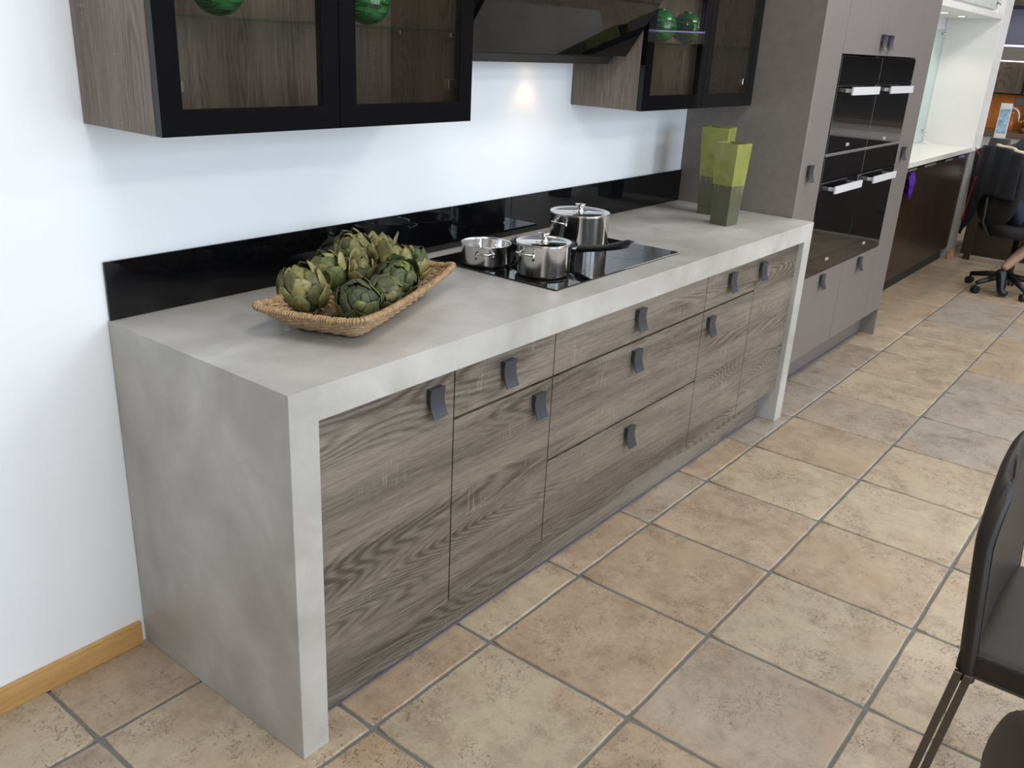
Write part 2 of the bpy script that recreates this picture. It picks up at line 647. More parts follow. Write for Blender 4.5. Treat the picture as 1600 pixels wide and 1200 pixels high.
# front wall with window openings
bm = bmesh.new()
bm_box(bm, RX0, RX1, RY0 - 0.15, RY0, 0, 0.15)
bm_box(bm, RX0, RX1, RY0 - 0.15, RY0, 3.0, H_C)
xs = [RX0] + [v for ab in WIN for v in ab[:2]] + [RX1]
for i in range(0, len(xs), 2):
    bm_box(bm, xs[i], xs[i + 1], RY0 - 0.15, RY0, 0.15, 3.0)
for a, b, z0, z1 in WIN:
    if z0 > 1:
        bm_box(bm, a, b, RY0 - 0.15, RY0, 0.15, z0)
o = done('wall_front', bm, M_DIM)
o['kind'] = 'structure'
for i, (a, b, z0, z1) in enumerate(WIN):
    bm = bmesh.new()
    for (x0, x1, u0, u1) in ((a, a + .05, z0, z1), (b - .05, b, z0, z1), (a + .05, b - .05, z0, z0 + .05), (a + .05, b - .05, z1 - .05, z1),
                             ((a + b) / 2 - .025, (a + b) / 2 + .025, z0 + .05, z1 - .05)):
        bm_box(bm, x0, x1, RY0 - 0.1, RY0 - 0.05, u0, u1)
    o = done('window_%d' % (i + 1), bm, M_WHITEL)
    o['kind'] = 'structure'
# skirting board left of the units
o = box('baseboard_back', RX0, -0.012, -0.012, 0.0, 0.0, 0.069, M_SKIRTB, bevel=0.002)
tag(o, kind='structure')

# floor tiles --------------------------------------------------------------
TS, TY = 0.4411, 0.4473
X0, Y1 = 0.1750, -0.6994
GAP = 0.0075


def tile_mesh(seed, hx, hy):
    rnd = random.Random(seed)
    bm = bmesh.new()
    n = 9
    out = []
    cs = [(-hx, -hy), (hx, -hy), (hx, hy), (-hx, hy)]
    for s in range(4):
        (ax, ay), (bx, by) = cs[s], cs[(s + 1) % 4]
        for k in range(n):
            t = k / n
            x, y = ax + (bx - ax) * t, ay + (by - ay) * t
            j = 0.0022 * (rnd.random() - 0.3)
            if k == 0:
                j = 0.0028
            L = math.hypot(x, y)
            if s == 0:
                y += j
            elif s == 1:
                x -= j
            elif s == 2:
                y -= j
            else:
                x += j
            if k == 0:
                x -= math.copysign(0.002, x)
            out.append((x, y))
    def ring(sc, z):
        return [bm.verts.new((x - math.copysign(sc, x) if abs(x) > hx * 0.9 else x * (1 - sc / hx),
                              y - math.copysign(sc, y) if abs(y) > hy * 0.9 else y * (1 - sc / hy), z)) for x, y in out]
    rs = [ring(0, -0.009), ring(0.0, -0.0042), ring(0.0008, -0.0024), ring(0.0024, -0.0008), ring(0.0050, 0.0)]
    m = len(out)
    for A, B in zip(rs[:-1], rs[1:]):
        for k in range(m):
            f = bm.faces.new((A[k], A[(k + 1) % m], B[(k + 1) % m], B[k]))
            f.smooth = True
    bm.faces.new(rs[-1])
    me = bpy.data.meshes.new('tile')
    bm.to_mesh(me)
    bm.free()
    me.materials.append(M_TILE)
    return me


TM = [tile_mesh(i, TS / 2 - GAP / 2, TY / 2 - GAP / 2) for i in range(6)]
rest = []
ix0 = -4
nt_ = 0
for i in range(-8, 25):
    for j in range(-2, 13):
        cx = X0 + (i + 0.5) * TS
        cy = Y1 - (j - 0.5) * TY
        if cx - TS / 2 < RX0 or cx + TS / 2 > RX1 or cy - TY / 2 < RY0:
            continue
        if cy > 0.2 and cx < 7.3:
            continue
        if cy > 1.8:
            continue
        near = (-1.2 < cx < 8.4 and -2.3 < cy < 0.1) and not (cy > -0.45 and 0.2 < cx < 4.3)
        if near:
            o = bpy.data.objects.new('tile', random.choice(TM))
            COL.objects.link(o)
            o.parent = floor
            o.location = (cx, cy, random.uniform(-0.0004, 0.0004))
            if random.random() < 0.5:
                o.rotation_euler = (0, 0, PI)
            nt_ += 1
        else:
            rest.append((cx, cy))
bm = bmesh.new()
for cx, cy in rest:
    if cx > 0.2 and cx < 4.2 and cy > -0.4:
        continue
    g = GAP / 2
    bm_box(bm, cx - TS / 2 + g, cx + TS / 2 - g, cy - TY / 2 + g, cy + TY / 2 - g, -0.009, 0.0)
o = done('tiles_beyond', bm, M_TILE, floor)
o['kind'] = 'stuff'

# ------------------------------------------------------------------ worktop with waterfall ends
H, D, L, T = 0.90, 0.6565, 2.7709, 0.0745
wt = thing('worktop', 'long pale grey concrete worktop with waterfall end panels and a thick front edge', 'worktop', (0, 0, 0))


def mitred(name, kind):
    bm = bmesh.new()
    e = 0.0
    if kind == 'top':
        bm_prism(bm, [(e, H), (T + 0.0, H - T), (L - T, H - T), (L - e, H)], 'y', -D, -0.003)
    elif kind == 'left':
        bm_prism(bm, [(0, 0), (T, 0), (T, H - T - e), (0, H - e)], 'y', -D, -0.003)
    else:
        bm_prism(bm, [(L - T, 0), (L, 0), (L, H - e), (L - T, H - T - e)], 'y', -D, -0.003)
    def mit(v):
        x, z = v.co.x, v.co.z
        return z > H - T - 1e-4 and (abs((H - z) - x) < 1e-4 or abs((H - z) - (L - x)) < 1e-4)
    ed = [e_ for e_ in bm.edges if not (mit(e_.verts[0]) and mit(e_.verts[1]))]
    bmesh.ops.bevel(bm, geom=ed, offset=0.0016, segments=2, affect='EDGES', profile=0.5)
    return done(name, bm, M_CONC, wt)


mitred('top_slab', 'top')
mitred('end_panel', 'left')
mitred('end_panel', 'right')

# splashback in two pieces
sp = thing('splashback', 'low glossy black glass strip along the wall behind the worktop', 'splashback', (0.004, -0.003, H))
for a, b in ((0.004, 1.505), (1.507, L - 0.002)):
    bm = bmesh.new()
    bm_box(bm, a - 0.004, b - 0.004, -0.006, 0.0, 0.0005, 0.1395)
    done('glass_panel', bm, M_BLACKG, sp, 0.0006, 1)

# ------------------------------------------------------------------ handles


def handle_mesh():
    bm = bmesh.new()
    prof = []
    hh = 0.071
    N = 12
    front, back = [], []
    for i in range(N + 1):
        t = i / N
        z = hh / 2 - hh * t
        y = -(0.0165 - 0.0045 * math.sin(PI * t) + 0.010 * t ** 2)
        front.append((y, z))
        back.append((y + 0.0028, z + 0.0004))
    poly = front + back[::-1]
    w2 = 0.0245
    A = [bm.verts.new((-w2, y, z)) for y, z in poly]
    B = [bm.verts.new((w2, y, z)) for y, z in poly]
    n = len(poly)
    for i in range(n):
        f = bm.faces.new((A[i], B[i], B[(i + 1) % n], A[(i + 1) % n]))
    for i in range(N):
        j = n - 1 - i
        bm.faces.new((A[i], A[i + 1], A[j - 1], A[j]))
        bm.faces.new((B[i + 1], B[i], B[j], B[j - 1]))
    # mounting block behind the top
    bm_box(bm, -w2 + .0015, w2 - .0015, -0.0125, 0.0, hh / 2 - 0.034, hh / 2 - 0.001)
    bm_box(bm, -w2, w2, -0.0150, -0.011, hh / 2 - 0.005, hh / 2 - 0.0002)
    bmesh.ops.recalc_face_normals(bm, faces=bm.faces)
    me = bpy.data.meshes.new('handle')
    bm.to_mesh(me)
    bm.free()
    me.materials.append(M_GUN)
    return me


HM = handle_mesh()


def handle(parent, x, y, z):
    o = bpy.data.objects.new('handle', HM)
    COL.objects.link(o)
    o.parent = parent
    o.location = (x, y, z)
    return o


# ------------------------------------------------------------------ base units
YD = -0.635
UX = [0.0765, 0.511, 0.928, 1.852, 2.282, 2.694]
G = 0.0021
ZB, ZT = 0.155, 0.822


def front(name, parent, x0, x1, z0, z1, y=YD, th=0.019, mat=None):
    return box(name, x0 + G, x1 - G, y, y + th, z0 + G, z1 - G, mat or M_WOODX, parent, 0.0008, 1)


def unit(i, label, fronts, handles):
    x0, x1 = UX[i], UX[i + 1]
    u = thing('base_cabinet', label, 'cabinet', ((x0 + x1) / 2, -0.3, 0.0), 0, 'wood-effect base cabinets under the worktop')
    inv = Vector(u.location)
    bm = bmesh.new()
    bm_box(bm, x0 + .0001, x1 - .0001, YD + 0.0215, -0.01, ZB + 0.002, ZT)
    for px in (x0 + .06, x1 - .06):
        for py in (-0.5, -0.1):
            bm_box(bm, px - .02, px + .02, py - .02, py + .02, 0.0, ZB + .002)
    b = done('carcass', bm, M_CARC, u)
    for (nm, z0, z1), hp in zip(fronts, handles):
        f = front(nm, u, x0, x1, z0, z1)
        handle(f, hp[0], YD, hp[1])
    for c in u.children:
        c.location = -inv
    return u


unit(0, 'wood-effect base cabinet beside the left end panel with one full-height door', [('door', ZB, ZT)], [(0.436, 0.757)])
unit(1, 'wood-effect base cabinet with a narrow drawer over a door, left of the wide drawers', [('drawer', 0.687, ZT), ('door', ZB, 0.6835)], [(0.712, 0.757), (0.856, 0.624)])
unit(2, 'wide wood-effect base cabinet with three full-width drawers under the hob', [('drawer', 0.687, ZT), ('drawer', 0.423, 0.6835), ('drawer', ZB, 0.4195)],
     [(1.380, 0.760), (1.382, 0.624), (1.388, 0.355)])
unit(3, 'wood-effect base cabinet with a narrow drawer over a door, right of the wide drawers', [('drawer', 0.687, ZT), ('door', ZB, 0.6835)], [(2.045, 0.763), (1.908, 0.624)])
unit(4, 'wood-effect base cabinet beside the right worktop leg with one full-height door', [('door', ZB, ZT)], [(2.322, 0.760)])
pl = thing('plinth', 'wood-effect plinth running under the base cabinets', 'plinth', (1.38, -0.57, 0))
o = box('plinth_board', T + .0015, L - T - .03, -0.575, -0.559, 0.004, 0.152, M_WOODX, pl)
o.location = (-1.38, 0.57, 0)
o = box('seal_strip', T + .0015, L - T - .03, -0.579, -0.5755, 0.0, 0.006, M_SEAL, pl)
o.location = (-1.38, 0.57, 0)
o['label'] = 'pale lilac sealing strip at the foot'

# ------------------------------------------------------------------ hob
hob = thing('hob', 'flush black glass induction hob set into the worktop under the pans', 'hob', (1.384, -0.317, H))
bm = bmesh.new()
bm_box(bm, 1.019 - 1.384, 1.752 - 1.384, -0.562 + .317, -0.072 + .317, 0.0003, 0.0045)
done('glass_plate', bm, M_HOB, hob, 0.0006, 1)
bm = bmesh.new()
for (x, y, r) in ((-.25, .10, .085), (-.245, -.11, .09), (-.03, .04, .10), (.22, .08, .11), (.2, -.12, .09)):
    n = 40
    a = [bm.verts.new((x + r * math.cos(2 * PI * k / n), y + r * math.sin(2 * PI * k / n), 0.0047)) for k in range(n)]
    b = [bm.verts.new((x + (r - .0015) * math.cos(2 * PI * k / n), y + (r - .0015) * math.sin(2 * PI * k / n), 0.0047)) for k in range(n)]
    for k in range(n):
        bm.faces.new((a[k], a[(k + 1) % n], b[(k + 1) % n], b[k]))
done('zone_marking', bm, simple('zone_print', (0.03, 0.03, 0.032), 0.3), hob)
ZH = H + 0.0047

# ------------------------------------------------------------------ pots


def loop_handle(bm, r, ang, z, out=0.026, wid=0.05, rad=0.0035):
    """flat oval loop handle on a pot side"""
    A = math.radians(ang)
    ux, uy = math.cos(A), math.sin(A)
    tx, ty = -uy, ux
    pts = []
    N = 18
    for i in range(N + 1):
        t = -PI / 2 + PI * i / N
        s = math.sin(t) * wid / 2
        d = (abs(math.cos(t)) ** 0.55) * out
        rr = math.sqrt(max(0, r * r - s * s)) if abs(s) < r else 0
        pts.append((ux * (rr + d) + tx * s, uy * (rr + d) + ty * s, z + 0.006 * (d / out)))
    bm_tube(bm, pts, rad, 8)
    for s in (-wid / 2, wid / 2):
        rr = math.sqrt(r * r - s * s)
        x, y = ux * rr + tx * s, uy * rr + ty * s
        bm_tube(bm, [(x, y, z + .004), (x, y, z - .016)], [0.0048, 0.0036], 8)


def pot(name, label, loc, r, h, lid, hang, cat='pan'):
    t = thing(name, label, cat, loc, 0)
    bm = bmesh.new()
    w_ = 0.0016
    bm_lathe(bm, [(0, 0), (r - .012, 0), (r - .006, 0.0012), (r - .003, .006), (r - .0012, .0085), (r - .0006, 0.0095), (r - .0006, h - .004), (r + .0012, h - .001), (r + .001, h + .0005),
                  (r - .0012, h - .001), (r - w_ - .0008, h - .006), (r - w_ - .0008, .012), (r - .008, .005), (0, .004)], 64)
    done('pot_body', bm, M_POT, t)
    for a in hang:
        bm = bmesh.new()
        loop_handle(bm, r, a, h * 0.74 if h > .07 else h * 0.66, wid=0.052)
        done('side_handle', bm, M_STEEL, t)
    if lid:
        bm = bmesh.new()
        bm_lathe(bm, [(0, h + .0045), (r * .80, h + .0035), (r * .84, h + .001), (r * .93, h + .0015), (r - .001, h + .0045), (r + .002, h + .0035),
                      (r + .002, h + .0015), (r - .002, h + .0005), (r * .8, h - .002), (0, h - .001)], 64)
        lo = done('lid', bm, M_STEEL, t)
        bm = bmesh.new()
        z0 = h + .004
        bm_lathe(bm, [(0, z0), (.016, z0), (.014, z0 + .003), (.0125, z0 + .006), (.0125, z0 + .012), (.0165, z0 + .021), (.0185, z0 + .0235), (.0178, z0 + .0262), (0, z0 + .0275)], 32)
        # flat cross bar under the knob
        bm_tube(bm, [(-.032, .006, z0 + .002), (0, 0, z0 + .0032), (.032, -.006, z0 + .002)], [.0012, .0035, .0012], 8)
        done('lid_knob', bm, M_STEEL, lo)
    return t


pot('saucepan', 'open shallow steel pan without a lid on the left of the hob', (1.107, -0.227, ZH), 0.0775, 0.066, False, (-143, 37))
pot('lidded_pot', 'medium lidded steel pot at the front of the hob', (1.138, -0.424, ZH), 0.082, 0.096, True, (177, -3), 'pot')
pot('stockpot', 'tallest lidded steel pot at the back right of the hob', (1.600, -0.240, ZH), 0.1035, 0.105, True, (173, -7), 'pot')
fp = thing('frying_pan', 'black frying pan with a long black handle between the steel pots', 'pan', (1.345, -0.278, ZH), 0)
bm = bmesh.new()
bm_lathe(bm, [(0, 0), (.082, 0), (.088, .003), (.099, .020), (.108, .038), (.1105, .041), (.109, .0425), (.105, .039), (.095, .020), (.084, .006), (0, .0045)], 64)
done('pan_body', bm, simple('black_pan', (0.012, 0.012, 0.014), 0.22, 0.1, 60), fp)
bm = bmesh.new()
bm_tube(bm, [(0, -.103, .033), (0, -.125, .040), (0, -.146, .046)], [.008, .0075, .010], 12)
done('ferrule', bm, M_STEEL, fp)
bm = bmesh.new()
pts, rad = [], []
for i in range(15):
    t = i / 14
    pts.append((0.002 * t, -.138 - .185 * t, .045 + .050 * t ** .9 - .008 * math.sin(PI * t)))
rings = []
for i, p in enumerate(pts):
    t = i / 14
    wv_ = (0.0135 + .004 * math.sin(PI * t) * 0.6) * (1 - .25 * max(0, t - .85) / .15)
    hv_ = (0.0135 - .0055 * math.sin(PI * min(1, t * 1.2)) * .6) * (0.55 if i == 14 else 1)
    rings.append([bm.verts.new((p[0] + wv_ * math.cos(a), p[1] - (0.012 * math.sin(a) if i == 14 else 0), p[2] + hv_ * math.sin(a))) for a in [2 * PI * k / 12 for k in range(12)]])
for A, B in zip(rings[:-1], rings[1:]):
    for k in range(12):
        f = bm.faces.new((A[k], A[(k + 1) % 12], B[(k + 1) % 12], B[k]))
        f.smooth = True
bm.faces.new(rings[0])
bm.faces.new(rings[-1])
done('pan_handle', bm, M_BLKPL, fp)

# ------------------------------------------------------------------ basket
BA = math.radians(21.5)
BC = Vector((0.488, -0.346, H))
bk = thing('basket', 'rectangular woven seagrass tray holding the artichokes on the worktop', 'basket', BC + Vector((0, 0, .0035)), BA)
HXT, HYT, HXB, HYB, BH = 0.288, 0.134, 0.205, 0.078, 0.062


def rect_path(hx, hy, z, n, rc=0.02, lift=0.0):
    """rounded rectangle; corners lifted"""
    pts = []
    segs = [((hx - rc, -hy + rc), -PI / 2), ((hx - rc, hy - rc), 0), ((-hx + rc, hy - rc), PI / 2), ((-hx + rc, -hy + rc), PI)]
    raw = []
    for (cx, cy), a0 in segs:
        for k in range(7):
            a = a0 + PI / 2 * k / 6
            raw.append((cx + rc * math.cos(a), cy + rc * math.sin(a)))
    raw.append(raw[0])
    d = [0]
    for a, b in zip(raw[:-1], raw[1:]):
        d.append(d[-1] + math.hypot(b[0] - a[0], b[1] - a[1]))
    tot = d[-1]
    j = 0
    for i in range(n):
        s = tot * i / n
        while d[j + 1] < s:
            j += 1
        t = (s - d[j]) / (d[j + 1] - d[j])
        x = raw[j][0] + (raw[j + 1][0] - raw[j][0]) * t
        y = raw[j][1] + (raw[j + 1][1] - raw[j][1]) * t
        q = (abs(x) / hx) ** 4 * (abs(y) / hy) ** 4
        sag = -(1 - (abs(x) / hx) ** 2) * 0.006
        pts.append(Vector((x, y, z + lift * q + sag * (lift > 0))))
    return pts, tot


# rim: core cord plus wrapped strands
bm = bmesh.new()
rim, tot = rect_path(HXT, HYT, BH, 260, 0.016, 0.010)
bm_tube(bm, rim, 0.0072, 8, closed=True)
n = len(rim)
for wv_i in range(220):
    i = wv_i * n / 220
    i0 = int(i) % n
    p = rim[i0]
    d = (rim[(i0 + 2) % n] - rim[i0 - 2]).normalized()
    a = d.cross(Vector((0, 0, 1))).normalized()
    b = a.cross(d)
    ring = []
    for k in range(11):
        th = 2 * PI * k / 10
        ring.append(p + (a * math.cos(th) + b * math.sin(th)) * 0.0078 + d * (0.0075 * (k / 10 - .5)))
    bm_tube(bm, ring, 0.0019, 5, cap=False)
o = done('rope_rim', bm, M_STRAW, bk)
# woven sides
bm = bmesh.new()
rows = 9
NS = 64
for r_ in range(rows):
    t = (r_ + .3) / rows
    hx = HXB + (HXT - .004 - HXB) * (t ** 0.85)
    hy = HYB + (HYT - .004 - HYB) * (t ** 0.85)
    z = 0.006 + (BH - .010) * t
    P_, tt = rect_path(hx, hy, z, NS * 6, 0.018, 0.008 * t)
    m = len(P_)
    q = []
    for i, p in enumerate(P_):
        d = (P_[(i + 1) % m] - P_[i - 1])
        nrm = Vector((d.y, -d.x, 0)).normalized()
        ph = 2 * PI * i * NS / 2 / m + PI * (r_ % 2)
        q.append(p + nrm * 0.0032 * math.sin(ph) + Vector((0, 0, .0012 * math.cos(ph * 1.0 + 1.2 * mnoise.noise(p * 40)))))
    bm_tube(bm, q, 0.0038, 6, closed=True)
o = done('woven_side', bm, M_STRAW, bk)
o['kind'] = 'stuff'
# stakes
bm = bmesh.new()
PT, _ = rect_path(HXT - .004, HYT - .004, BH - .003, 56, 0.016, 0.008)
PB, _ = rect_path(HXB, HYB, 0.005, 56, 0.018)
for a, b in zip(PT, PB):
    m_ = a.lerp(b, .5) + Vector((a.x, a.y, 0)).normalized() * .003
    bm_tube(bm, [b, m_, a], 0.0032, 5)
o = done('stake', bm, M_STRAW, bk)
o['kind'] = 'stuff'
# base
bm = bmesh.new()
for k in range(20):
    y = -HYB + .004 + (2 * HYB - .008) * k / 19
    pts = [(-HXB + 2 * HXB * i / 40, y, 0.0055 + 0.0018 * math.sin(i * PI / 2 + k * PI)) for i in range(41)]
    bm_tube(bm, pts, 0.0042, 5)
done('woven_base', bm, M_STRAWD, bk)

# ------------------------------------------------------------------ artichokes


def bract_mesh(name, mat, Lg, W, lift=0.05, notch=0.0, seed=0):
    """scale leaf lying on a unit sphere; base at the origin, outward +x, growing towards +z"""
    rnd = random.Random(seed)
    ph = rnd.uniform(0, 6)
    bm = bmesh.new()
    NU, NV = 6, 7
    def P(u, v, off):
        prof = (0.62 + 0.38 * math.sin(PI * min(1, v * 1.25) * .8)) * (1 - max(0, (v - .45) / .55) ** 2.1 * .88)
        a = u * W * prof
        ph_ = Lg * v
        R = 1 + off + lift * v ** 2.4 + 0.035 * (1 - u * u) - .02 + notch * .03 * math.sin(3 * v + 2.2 * u + ph)
        return Vector((math.cos(ph_) * math.cos(a) * R - 1, math.sin(a) * R, math.sin(ph_) * R))
    th = 0.030
    A = [[bm.verts.new(P(-1 + 2 * i / NU, j / NV, 0)) for i in range(NU + 1)] for j in range(NV + 1)]
    B = [[bm.verts.new(P((-1 + 2 * i / NU) * .98, j / NV * .99, -th * (1 - .7 * (j / NV) ** 2))) for i in range(NU + 1)] for j in range(NV + 1)]
    for j in range(NV):
        for i in range(NU):
            bm.faces.new((A[j][i], A[j][i + 1], A[j + 1][i + 1], A[j + 1][i])).smooth = True
            bm.faces.new((B[j][i + 1], B[j][i], B[j + 1][i], B[j + 1][i + 1])).smooth = True
    for j in range(NV):
        bm.faces.new((A[j][0], A[j + 1][0], B[j + 1][0], B[j][0]))
        bm.faces.new((A[j + 1][NU], A[j][NU], B[j][NU], B[j + 1][NU]))
    for i in range(NU):
        bm.faces.new((A[NV][i], A[NV][i + 1], B[NV][i + 1], B[NV][i]))
    bmesh.ops.recalc_face_normals(bm, faces=bm.faces)
    me = bpy.data.meshes.new(name)
    bm.to_mesh(me)
    bm.free()
    me.materials.append(mat)
    return me


AM = {'o': M_ARTO, 'g': M_ARTG, 'y': M_ARTY, 'd': M_ARTD}
BR = {k: [[bract_mesh('bract', m, 1.04 - .15 * z, .62 - .07 * z, .05 + .02 * q, q, 10 * z + q) for q in (0, 1, 2)] for z in range(4)] for k, m in AM.items()}
BRO = {k: [bract_mesh('bract', m, .72, .50, .30, 1.5, 40 + q) for q in (0, 1)] for k, m in AM.items()}


def core_mesh():
    bm = bmesh.new()
    bmesh.ops.create_icosphere(bm, subdivisions=2, radius=1)
    for f in bm.faces:
        f.smooth = True
    me = bpy.data.meshes.new('heart')
    bm.to_mesh(me)
    bm.free()
    me.materials.append(M_CORE)
    return me


COREM = core_mesh()


def stem_mesh():
    bm = bmesh.new()
    bm_lathe(bm, [(0, -1.35), (.2, -1.35), (.24, -1.1), (.3, -.8), (0, -.75)], 12)
    me = bpy.data.meshes.new('stem')
    bm.to_mesh(me)
    bm.free()
    me.materials.append(M_ARTO)
    return me


STEMM = stem_mesh()


def artichoke(label, loc, r, axis, kind, openness=0.0, nb=30, mixk=None, spin=0.0):
    ax = Vector(axis).normalized()
    q = Vector((0, 0, 1)).rotation_difference(ax)
    t = thing('artichoke', label, 'artichoke', loc, 0, 'dried artichokes in the basket')
    t.rotation_mode = 'QUATERNION'
    t.rotation_quaternion = q
    r *= 1.12
    c = bpy.data.objects.new('heart', COREM)
    COL.objects.link(c)
    c.parent = t
    c.scale = (r * .93, r * .93, r * .93)
    s = bpy.data.objects.new('stem', STEMM)
    COL.objects.link(s)
    s.parent = t
    s.scale = (r * .8, r * .8, r * .70)
    rnd = random.Random(int(loc[0] * 10000))
    nb -= 4
    gold = PI * (3 - math.sqrt(5))
    for i in range(nb):
        f = i / (nb - 1)                       # 0 outermost/bottom, 1 top
        lat = math.radians(-58 + 118 * f ** 0.85)
        az = gold * i + spin + rnd.uniform(-.12, .12)
        R0 = r * (1.05 - .11 * f)
        fl = openness * (1 - f * .7) * .85 + (rnd.uniform(.12, .32) if rnd.random() < .30 else 0) + .02
        Mx = Matrix.Rotation(az, 4, 'Z') @ Matrix.Rotation(-lat, 4, 'Y') @ Matrix.Translation((R0, 0, 0)) @ Matrix.Rotation(fl, 4, 'Y')
        k = kind
        if mixk and rnd.random() < mixk[1]:
            k = mixk[0]
        zi = min(3, int(f * 4))
        me = rnd.choice(BRO[k]) if (openness > .35 and f < .75 and rnd.random() < .7) else rnd.choice(BR[k][zi])
        o = bpy.data.objects.new('bract', me)
        COL.objects.link(o)
        o.parent = t
        sc_ = r * rnd.uniform(.92, 1.06)
        ex = 1.25 if me in BRO[k] else 1.0
        o.matrix_local = Mx @ Matrix.Diagonal((sc_, sc_ * rnd.uniform(.9, 1.05), sc_ * ex, 1))
    return t


ART = [
    ('large olive artichoke at the left end of the basket', (.345, -.288, .962), .053, (-.25, .10, .95), 'o', .05, 30, ('y', .25), .3),
    ('dark green artichoke at the front rim with its closed tip facing out', (.392, -.428, .957), .046, (-.55, -.45, .70), 'd', .0, 30, ('g', .3), 1.0),
    ('small brown-olive artichoke tipped towards the front rim in the middle', (.478, -.425, .960), .038, (.55, -.70, .25), 'o', .12, 26, ('d', .3), .2),
    ('bright green artichoke at the front rim, right of the middle', (.585, -.365, .966), .045, (-.45, -.55, .62), 'g', .05, 30, ('d', .15), 2.0),
    ('green artichoke with large smooth outer leaves in the back row, second from the left', (.480, -.222, .968), .046, (-.4, .35, .8), 'g', .18, 24, ('y', .45), .9),
    ('large olive artichoke on top of the pile at the back', (.640, -.145, .984), .049, (-.55, .05, .75), 'o', .06, 30, ('y', .25), 1.7),
    ('yellow open-leaved artichoke in the centre of the pile', (.548, -.262, .968), .037, (.1, -.2, 1), 'y', .55, 20, ('o', .25), .5),
    ('pale yellow artichoke with upright open leaves at the back rim', (.722, -.160, .972), .043, (.15, .2, 1), 'y', .55, 22, ('o', .3), .0),
    ('yellow-olive artichoke with tall pointed leaves near the right end', (.668, -.272, .968), .048, (.0, .1, 1), 'y', .42, 26, ('o', .45), 1.1),
    ('bright lime green artichoke at the far right end of the basket', (.735, -.262, .955), .047, (.30, -.05, .9), 'g', .08, 26, ('y', .35), .4),
]
for a in ART:
    artichoke(a[0], (a[1][0], a[1][1], a[1][2] + .006), a[2], a[3], a[4], a[5], a[6], a[7], a[8])

# ------------------------------------------------------------------ vases


def vase(label, loc, h, sb, st, rz):
    v = thing('vase', label, 'vase', loc, rz, 'tapered green vases')
    bm = bmesh.new()
    t_ = 0.006
    def sq(s, z):
        return [bm.verts.new((x * s / 2, y * s / 2, z)) for x, y in ((-1, -1), (1, -1), (1, 1), (-1, 1))]
    a, b, c, d = sq(sb, 0), sq(st, h), sq(st - 2 * t_, h), sq(sb - t_, 0.02)
    bm.faces.new(a[::-1])
    for A, B in ((a, b), (b, c), (c, d)):
        for k in range(4):
            bm.faces.new((A[k], A[(k + 1) % 4], B[(k + 1) % 4], B[k]))
    bm.faces.new(d)
    o = done('vase_body', bm, M_VASE, v, 0.0012, 2)
    return v


vase('tapered square lime and olive vase, the front one of the pair on the worktop', (2.392, -0.418, H), 0.322, 0.078, 0.104, math.radians(-8))
vase('taller tapered lime and olive vase standing behind the other by the brown side panel', (2.575, -0.262, H), 0.360, 0.080, 0.116, math.radians(9))

# ------------------------------------------------------------------ wall cabinets
ZW, ZWT = 1.345, 2.065


def wall_cab(label, x0, x1, split, hand=None):
    c = thing('wall_cabinet', label, 'wall cabinet', ((x0 + x1) / 2, 0, ZW), 0, 'glass-fronted wall cabinets')
    inv = -Vector(c.location)
    th = 0.018
    yb, yf = -0.002, -0.279
    parts = []
    parts.append(box('side_panel', x0, x0 + th, yf, yb, ZW, ZWT, M_WOODZ, c, 0.0006, 1))
    parts.append(box('side_panel', x1 - th, x1, yf, yb, ZW, ZWT, M_WOODZ, c, 0.0006, 1))
    parts.append(box('bottom_panel', x0 + th, x1 - th, yf, yb, ZW, ZW + th, M_WOODX, c))
    parts.append(box('top_panel', x0 + th, x1 - th, yf, yb, ZWT - th, ZWT, M_WOODX, c))
    parts.append(box('back_panel', x0 + th, x1 - th, yb - .006, yb, ZW + th, ZWT - th, M_WOODZ, c))
    s = box('glass_shelf', x0 + th + .001, x1 - th - .001, yf + .018, yb - .008, 1.568, 1.574, M_CLEAR, c)
    parts.append(s)
    for x in (x0 + th + .004, x1 - th - .004):
        for y in (-.24, -.05):
            parts.append(box('shelf_clip', x - .005, x + .005, y - .006, y + .006, 1.555, 1.5675, M_STEEL, c, .001, 1))
    for k, (a, b) in enumerate(((x0, split), (split, x1))):
        a += .0012
        b -= .0012
        fw, fz = 0.050, 0.052
        bm = bmesh.new()
        y0, y1 = -0.3005, -0.2815
        ya = y0
        # glass border (black printed) as a ring with depth
        bm_box(bm, a, a + fw, ya, y1, ZW, ZWT)
        bm_box(bm, b - fw, b, ya, y1, ZW, ZWT)
        bm_box(bm, a + fw, b - fw, ya, y1, ZW, ZW + fz)
        bm_box(bm, a + fw, b - fw, ya, y1, ZWT - fz, ZWT)
        dr = done('door', bm, M_BLACKG, c)
        dr['label'] = 'black framed smoked glass door'
        p = box('glass_pane', a + fw, b - fw, ya + .001, ya + .005, ZW + fz, ZWT - fz, M_SMOKE, dr)
        hx = (a + .004) if k == 0 else (b - .004)
        for z in (1.44, 1.96):
            sx = 1 if k == 0 else -1
            xa = hx + sx * .016
            box('hinge', min(xa, xa + sx * .05), max(xa, xa + sx * .05), -.2813, -.262, z - .012, z + .012, M_STEELB, dr, .001, 1)
        parts.append(dr)
    for p in parts:
        p.location = inv
    return c


wall_cab('wall cabinet with two smoked glass doors left of the extractor hood', 0.0, 0.930, 0.461)
wall_cab('wall cabinet with two smoked glass doors between the hood and the tall units', 1.843, 2.768, 2.300)

# green glass vases on the shelves


